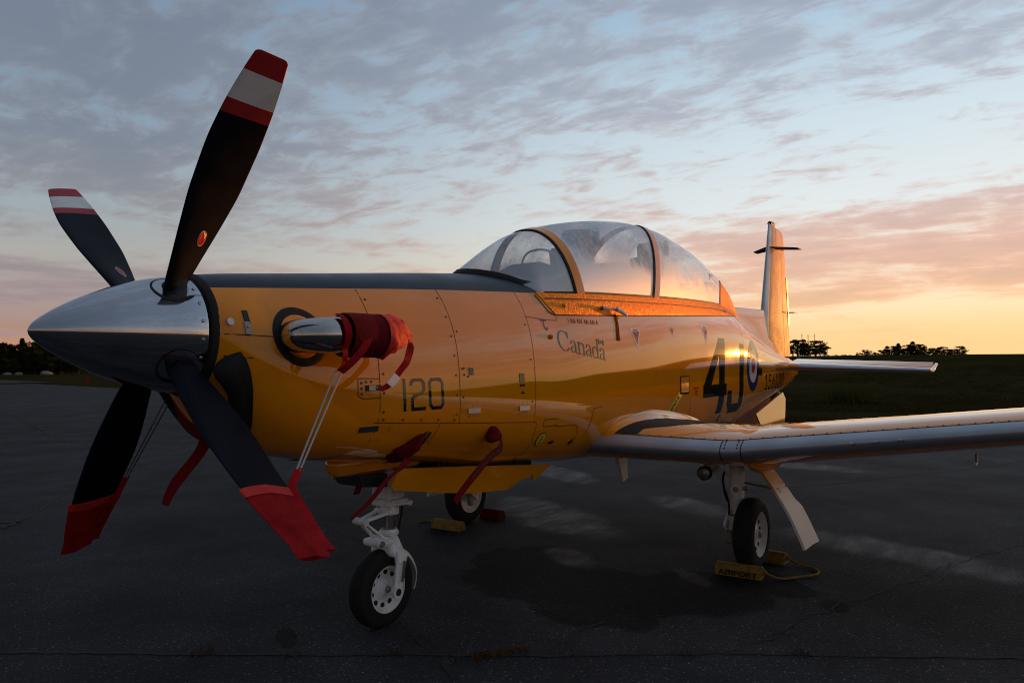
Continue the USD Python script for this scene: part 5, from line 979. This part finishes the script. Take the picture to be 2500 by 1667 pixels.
# cracks in the paving, filled dark, and dry tufts growing in them
def crack(pts, w, seed, amp=.012):
    rg = np.random.default_rng(seed); p = np.asarray(pts, float); d = np.r_[0, np.cumsum(np.linalg.norm(np.diff(p, axis=0), axis=1))]; n = max(12, int(d[-1]/.045)); s = np.linspace(0, d[-1], n); q = np.stack([np.interp(s, d, p[:, k]) for k in (0, 1)], 1)
    tgt = np.gradient(q, axis=0); tgt /= np.linalg.norm(tgt, axis=1, keepdims=True); nn = np.stack([-tgt[:, 1], tgt[:, 0]], 1); j = np.cumsum(rg.normal(0, 1, n))*.25; j -= np.linspace(j[0], j[-1], n); q = q+nn*(amp*(j+rg.normal(0, .5, n)))[:, None]; ww = w*(.45+.8*rg.random(n))
    P = np.stack([np.c_[q-nn*ww[:, None]/2, np.full(n, .004)], np.c_[q+nn*ww[:, None]/2, np.full(n, .004)]], 1); part('crack', grid(P, flip=True), 'crack_fill', asph, smooth=False); return q
principled('crack_fill', (.008, .008, .008), .9)
rowc = crack([(-.9, 2.95), (-.25, 2.1), (.356, 1.272), (.95, .40), (1.55, -.45), (1.98, -1.07), (2.45, -1.68), (3.231, -2.844), (3.8, -3.7)], .026, 1)
crack([(1.98, -1.07), (2.25, -.90), (2.48, -.98), (2.62, -.80)][:3], .016, 2, .02); crack([(1.62, -.56), (1.40, -.82), (1.18, -.98), (.95, -1.25)], .030, 3, .02)
crack([(1.0, 4.2), (1.6, 4.6), (2.7, 6.3), (4.1, 7.5), (7.5, 10.5)], .04, 4, .03); crack([(1.0, 4.2), (.7, 3.7), (-.1, 3.6), (-1.2, 3.4)], .034, 5, .03); crack([(1.6, 4.6), (.6, 6.2), (-1., 8.)], .04, 6, .03)
crack([(-6, 18.), (2., 17.2), (7., 16.4), (15., 16.)], .05, 7, .05); crack([(-8, 27.), (4., 26.4), (18., 25.)], .06, 8, .05); crack([(4.2, 7.4), (5., 12.), (7., 20.), (12., 40.)], .05, 9, .05)
crack([(7.2, -.4), (8.5, -1.15), (10., -1.9), (12.2, -2.9)], .03, 10, .03); crack([(6.4, .2), (7.2, -.4)], .025, 11, .02); crack([(9., 3.), (12., 1.4), (16., -.2)], .04, 12, .03)
crack([(-.2, 1.98), (.5, 2.6), (.9, 3.3), (1.0, 4.2)], .016, 13, .03); crack([(1.55, -.45), (2.2, .55), (3.0, 1.5), (3.3, 2.9), (5.2, 5.1)], .014, 14, .03); crack([(2.45, -1.68), (3.4, -1.95), (4.6, -2.3), (6.2, -2.9)], .014, 15, .03); crack([(-.4, 2.25), (-.1, 1.3), (.0, .6)], .014, 16, .02)
def tuft(n, h, sp, seed, w=.003):
    rg = np.random.default_rng(seed); V, F = [], []
    for k in range(n):
        a = rg.random()*2*np.pi; b = rg.normal(0, sp, 2); l = h*(.45+.8*rg.random()); lean = .25+.9*rg.random(); dx, dy = math.cos(a), math.sin(a); o = len(V)
        for t_, ww in ((0, 1.), (.55, .75), (1., .08)):
            c = np.array([b[0]+dx*l*lean*t_*t_, b[1]+dy*l*lean*t_*t_, l*t_*(1-.25*t_*lean)]); V += [c+np.array([-dy, dx, 0])*w*ww, c-np.array([-dy, dx, 0])*w*ww]
        F += [[o, o+1, o+3], [o, o+3, o+2], [o+2, o+3, o+5], [o+2, o+5, o+4]]
    return np.array(V), np.array(F)
wy = lambda i: rowc[int(i*(len(rowc)-1))]
for k, (u_, n_, h_, lab) in enumerate([(.385, 30, .030, 'dry grass tuft in the front crack, at the left of the picture'), (.505, 24, .022, 'small dry tuft in the front crack below the nose wheel'), (.565, 60, .032, 'widest dry tuft, where the forked crack meets the front one'), (.68, 22, .02, 'small dry tuft in the front crack under the wet stain'), (.745, 24, .022, 'dry tuft in the front crack below the near chocks'), (.44, 16, .02, 'sparse dry tuft in the front crack left of the nose wheel')]):
    p = wy(u_); t = thing('grass_tuft', lab, 'grass tuft', (p[0], p[1], .002), .97-math.pi/2-.0); v, f = tuft(n_, h_, .03, 40+k); v[:, 0] *= 1.0+2.2*(k == 2); part('blades', (v, f), 'dry_grass', t, smooth=False, kind='stuff')
t = thing('grass_tuft', 'brown tuft where two cracks meet at the far left', 'grass tuft', (1.0, 4.2, .002)); v, f = tuft(60, .09, .06, 77); part('blades', (v, f), 'dry_grass', t, smooth=False, kind='stuff')
# verge strips and field grass
def strip(poly_, lab):
    v_, f_ = trimesh.creation.triangulate_polygon(Polygon(poly_), engine='earcut'); q_ = part('grass_strip', (np.c_[v_, np.full(len(v_), .008)], f_), 'field', None, smooth=False); tag(q_, lab, 'grass', kind='structure')
strip([(18, 62.), (24, 66.5), (34, 66.), (40, 63.5), (33, 61.)], 'thin wedge of grass crossing the far left apron')
def field_tufts():
    rg = np.random.default_rng(9); pts = []
    while len(pts) < 8000:
        r = 16+50*rg.random()**1.6; a = math.radians(rg.uniform(-14, 32)); x_, y_ = r*math.cos(a)-1, r*math.sin(a)-2.9
        if apron_out(np.array(x_), np.array(y_)) > .15 and meshkit.noise(np.array([x_*.35, y_*.35, 3.]), 5) > .34+.2*rg.random()-.1: pts.append((x_, y_, float(ground_z(np.array(x_), np.array(y_)))-.01))
    pi = UsdGeom.PointInstancer.Define(stage, '/World/field_grass'); pr = []
    for k in range(4):
        v_, f_ = tuft(18, .06+.022*k, .12, 60+k, .006); p_ = usdkit.mesh(stage, f'/World/field_grass/clump_{k+1:03d}' if k else '/World/field_grass/clump', (v_, f_), M['field_grass' if k != 2 else 'dry_grass']); pr.append(p_.GetPath())
    pi.CreatePrototypesRel().SetTargets(pr); n = len(pts); pi.CreatePositionsAttr(Vt.Vec3fArray.FromNumpy(np.array(pts, np.float32))); pi.CreateProtoIndicesAttr(Vt.IntArray.FromNumpy(rg.choice([0, 0, 1, 1, 3, 2], n).astype(np.int32)))
    a = rg.random(n)*2*np.pi; pi.CreateOrientationsAttr(Vt.QuathArray([Gf.Quath(float(math.cos(q_/2)), 0, 0, float(math.sin(q_/2))) for q_ in a])); s_ = (.6+.9*rg.random(n)).astype(np.float32); pi.CreateScalesAttr(Vt.Vec3fArray.FromNumpy(np.repeat(s_[:, None], 3, 1)))
    tag(pi.GetPrim(), 'short rough grass covering the field beyond the apron', 'grass', kind='stuff')
field_tufts()

# ------------------------------------------------------------------ trees, shrubs and small things in the distance
def crown_mesh(h, r, kind, seed, n):
    rg = np.random.default_rng(seed); cl = []
    if kind == 'conifer':
        for k in range(90):
            t_ = .08+.90*rg.random()**.9; rr = r*(1-t_)**.8*(.4+.7*rg.random()); a = rg.random()*6.283; cl.append((rr*math.cos(a), rr*math.sin(a), h*t_, .10*h*(1-t_)+.10))
    else:
        for k in range(46):
            a = rg.random()*6.283; t_ = rg.random(); rr = r*(.25+.75*rg.random()**.5)*math.sin(math.pi*(.12+.80*t_))**.7; cl.append((rr*math.cos(a), rr*math.sin(a), h*(.22+.74*t_), r*(.16+.20*rg.random())))
    cl = np.array(cl); idx = rg.integers(0, len(cl), n); c = cl[idx]; d = rg.normal(0, 1, (n, 3)); d /= np.linalg.norm(d, axis=1, keepdims=True); p = c[:, :3]+d*(c[:, 3]*rg.random(n)**.4)[:, None]*np.array([1, 1, .75])
    u_ = rg.normal(0, 1, (n, 3)); u_ /= np.linalg.norm(u_, axis=1, keepdims=True); w_ = np.cross(u_, rg.normal(0, 1, (n, 3))); w_ /= np.linalg.norm(w_, axis=1, keepdims=True); s = (.05+.07*rg.random(n))[:, None]*(h/5)
    V = np.stack([p-u_*s*1.4, p+w_*s*.8, p+u_*s*1.4, p-w_*s*.8], 1).reshape(-1, 3); i = np.arange(n)*4; F = np.vstack([np.stack([i, i+1, i+2], 1), np.stack([i, i+2, i+3], 1)]); return V, F
def trunk_mesh(h, r, seed):
    rg = np.random.default_rng(seed); ms = [tube([(0, 0, -.3), (.02*h*rg.normal(), .01*h, h*.3), (0, .02*h*rg.normal(), h*.6), (0, 0, h*.92)], (.035*h*.6, .026*h*.6, .015*h*.6, .004*h), 8)]
    for k in range(7):
        a = rg.random()*6.283; z0 = h*(.22+.5*rg.random()); l = r*(.6+.4*rg.random()); ms.append(tube([(0, 0, z0), (l*.5*math.cos(a), l*.5*math.sin(a), z0+l*.35), (l*math.cos(a), l*math.sin(a), z0+l*.8)], (.010*h, .007*h, .002*h), 5))
    return cat(ms)
UsdGeom.Scope.Define(stage, '/World/Looks/forms')
KINDS = [('conifer', 6.0, 1.5, 'leaf_dark', 2600), ('conifer', 6.4, 1.25, 'leaf_dark', 2300), ('leafy', 5.6, 1.9, 'leaf_rust', 2600), ('leafy', 5.0, 2.1, 'leaf_olive', 2600), ('leafy', 5.8, 1.5, 'leaf_dark', 2400)]
forms = []
for k, (kd, h, r, mt, n) in enumerate(KINDS):
    base = stage.CreateClassPrim(f'/World/Looks/forms/form_{k}'); path = base.GetPath()
    usdkit.mesh(stage, f'{path}/trunk', trunk_mesh(h, r, 20+k), M['bark'], 40); usdkit.mesh(stage, f'{path}/crown', crown_mesh(h, r, kd, 30+k, n), M[mt], False); forms.append(path)
def tree(x_, y_, k, sc, rz, lab, group):
    x = UsdGeom.Xform.Define(stage, free('/World', 'conifer_tree' if KINDS[k][0] == 'conifer' else 'leafy_tree')); x.AddTranslateOp().Set(Gf.Vec3d(x_, y_, float(ground_z(np.array(x_), np.array(y_)))-.05)); x.AddRotateZOp().Set(rz); x.AddScaleOp().Set(Gf.Vec3f(*sc))
    p = x.GetPrim(); p.GetReferences().AddInternalReference(forms[k]); p.SetInstanceable(True); tag(p, lab, 'tree', group); return p
GL = 'trees along the far side of the apron'; rg = np.random.default_rng(21)
def at_px(px, dist):
    d = fw+(px-1250)/FPX*rt; d = d/np.linalg.norm(d[:2]); return CAM[0]+d[0]*dist, CAM[1]+d[1]*dist
LEFT = [(-30, 141, 0, 1.02), (2, 144, 2, .92), (12, 143, 4, 1.06), (27, 147, 2, 1.00), (36, 144, 0, .84), (54, 142, 1, 1.10), (62, 146, 0, 1.0), (76, 143, 2, .98), (84, 141, 3, 1.22), (93, 145, 2, 1.16), (103, 142, 4, 1.06), (112, 144, 0, .95), (122, 141, 0, .92), (133, 144, 1, .95), (143, 142, 4, .92), (152, 144, 0, .95), (162, 142, 3, 1.0), (175, 143, 2, 1.0), (190, 141, 1, 1.05), (205, 144, 0, 1.0)]
FILL = [(px, 152+5*math.sin(px), [0, 4, 1, 3, 2][i % 5], .98+.1*math.sin(px*.7)) for i, px in enumerate(range(-60, 240, 12))]
NEAR = [(px, 139+1.5*math.sin(px), [4, 3, 0][i % 3], .62+.1*math.sin(px*.3)) for i, px in enumerate(range(-40, 200, 9))]
ORD = ['first', 'second', 'third', 'fourth', 'fifth', 'sixth', 'seventh', 'eighth', 'ninth', 'tenth', 'eleventh', 'twelfth', 'thirteenth', 'fourteenth', 'fifteenth', 'sixteenth', 'seventeenth', 'eighteenth', 'nineteenth', 'twentieth', 'twenty first', 'twenty second', 'twenty third', 'twenty fourth', 'twenty fifth', 'twenty sixth']
NM = {0: 'dark spreading conifer', 1: 'dark slender conifer', 2: 'rust coloured autumn tree', 3: 'olive green leafy tree', 4: 'dark leafy tree'}
for lst, lab in ((LEFT, 'in the main row beyond the apron, left of the spinner'), (FILL, 'in the back row beyond the apron at left'), (NEAR, 'low in the front row beyond the apron at left')):
    for i_, (px, dist, k, sc) in enumerate(lst):
        x_, y_ = at_px(px, dist); tree(x_, y_, k, (sc*(.95+.2*rg.random()), sc, sc*.86), rg.random()*360, (f'{NM[k]}, {ORD[i_]} from the left in the main row beyond the apron' if lst is LEFT else f'{NM[k]} {lab}'), (GL if lst is LEFT else GL+' '+NM[k]+' '+lab))
RIGHT = [(1936, 150, 2, .92, 'behind the rudder'), (1948, 156, 4, .98, 'behind the rudder'), (1962, 150, 0, .62, 'right of the rudder'), (1976, 150, 3, .80, 'right of the rudder'), (1990, 158, 2, .96, 'right of the rudder'), (2003, 150, 4, .66, 'right of the rudder')]
x0 = 2016
hts = {2016: .36, 2040: .28, 2060: .34, 2075: .30, 2092: .42, 2110: .62, 2122: .55, 2136: .46, 2150: .66, 2165: .88, 2178: .90, 2193: 1.05, 2206: .92, 2216: .98, 2228: 1.18, 2240: 1.05, 2252: .86, 2266: .80, 2278: .74, 2290: .76, 2304: .80, 2318: .66, 2330: .70, 2342: .82, 2352: .52}
for i, (px, h_) in enumerate(hts.items()): RIGHT.append((px, 215+9*math.sin(px), (1 if px == 2193 else [4, 2, 3, 4, 0][i % 5]), h_*.92, 'on the crest right of the tailplane' if px > 2100 else 'low on the crest over the tailplane'))
RIGHT = [(a_, b_, c_, d_, (e_ if i_ < 6 else f'on the crest, {ORD[i_-6]} from the left')) for i_, (a_, b_, c_, d_, e_) in enumerate(RIGHT)]
for px, dist, k, sc, lab in RIGHT:
    x_, y_ = at_px(px, dist); tree(x_, y_, k, (sc*1.45, sc*1.45, sc*.64), rg.random()*360, f'{NM[k]} {lab}', 'trees along the crest at right')
for px, dist, h_, lab in ((1958, 152, 7.3, 'thin bare mast rising from the trees nearest the rudder'), (1973, 153, 7.1, 'middle of the three thin masts right of the rudder'), (1989, 154, 7.3, 'right hand one of the three thin masts right of the rudder')):
    x_, y_ = at_px(px, dist); z0 = float(ground_z(np.array(x_), np.array(y_))); t = thing('mast', lab, 'mast', (x_, y_, z0)); part('pole', tube([(0, 0, -.2), (0, 0, h_*.62)], (.06, .045), 8), 'bark', t); part('crossarm', bx((0, 0, h_*.58), (.05, .5, .05), None, .005), 'bark', t)
for px, dist, lab in ((1949, 92, 'left of two small pale marker posts on the crest by the rudder'), (1978, 92, 'right of two small pale marker posts on the crest by the rudder')):
    x_, y_ = at_px(px, dist); t = thing('marker_post', lab, 'marker post', (x_, y_, float(ground_z(np.array(x_), np.array(y_)))-.02)); part('post', lathe([(0, .09), (.30, .08), (.42, .055), (.60, .05), (.66, .02), (.66, .001)], (0, 0, 0), (0, 0, 1), 10), 'concrete_post', t); part('lamp', hull([((0, 0, .66), .06)]), 'white_paint', t)
x_, y_ = at_px(213, 64.); t = thing('marker_post', 'small dark red marker post on the far left apron under the spinner', 'marker post', (x_, y_, 0.)); part('post', tube([(0, 0, 0), (0, 0, .34)], (.10, .09), 10), 'red_cloth', t); part('base', lathe([(0, .16), (.05, .15), (.06, .09)], (0, 0, 0), (0, 0, 1), 12), 'bark', t)
for px, dist, s_, lab in ((20, 133.5, .4, 'leftmost pale boulder at the foot of the trees'), (47, 133.5, .38, 'middle pale boulder at the foot of the trees'), (113, 134, .6, 'grey boulder at the foot of the trees below the spinner')):
    x_, y_ = at_px(px, dist); ic = trimesh.creation.icosphere(3, s_); v = ic.vertices*(.75+.5*meshkit.noise(ic.vertices*1.6+px, 2))[:, None]*np.array([1.4, 1.2, .8]); t = part('boulder', (v, ic.faces), 'stone', None, smooth=40); UsdGeom.Xformable(t).AddTranslateOp().Set(Gf.Vec3d(x_, y_, .15)); tag(t, lab, 'boulder')
x_, y_ = at_px(2068, 27.); t = thing('shrub', 'yellowing low shrub on the field behind the wing', 'shrub', (x_, y_, float(ground_z(np.array(x_), np.array(y_))))); v, f = tuft(420, .62, .42, 5, .012); part('stems', (v, f), 'leaf_olive', t, smooth=False, kind='stuff'); v, f = crown_mesh(.62, .75, 'leafy', 4, 900); part('leaves', (v, f), 'leaf_olive', t, smooth=False, kind='stuff')
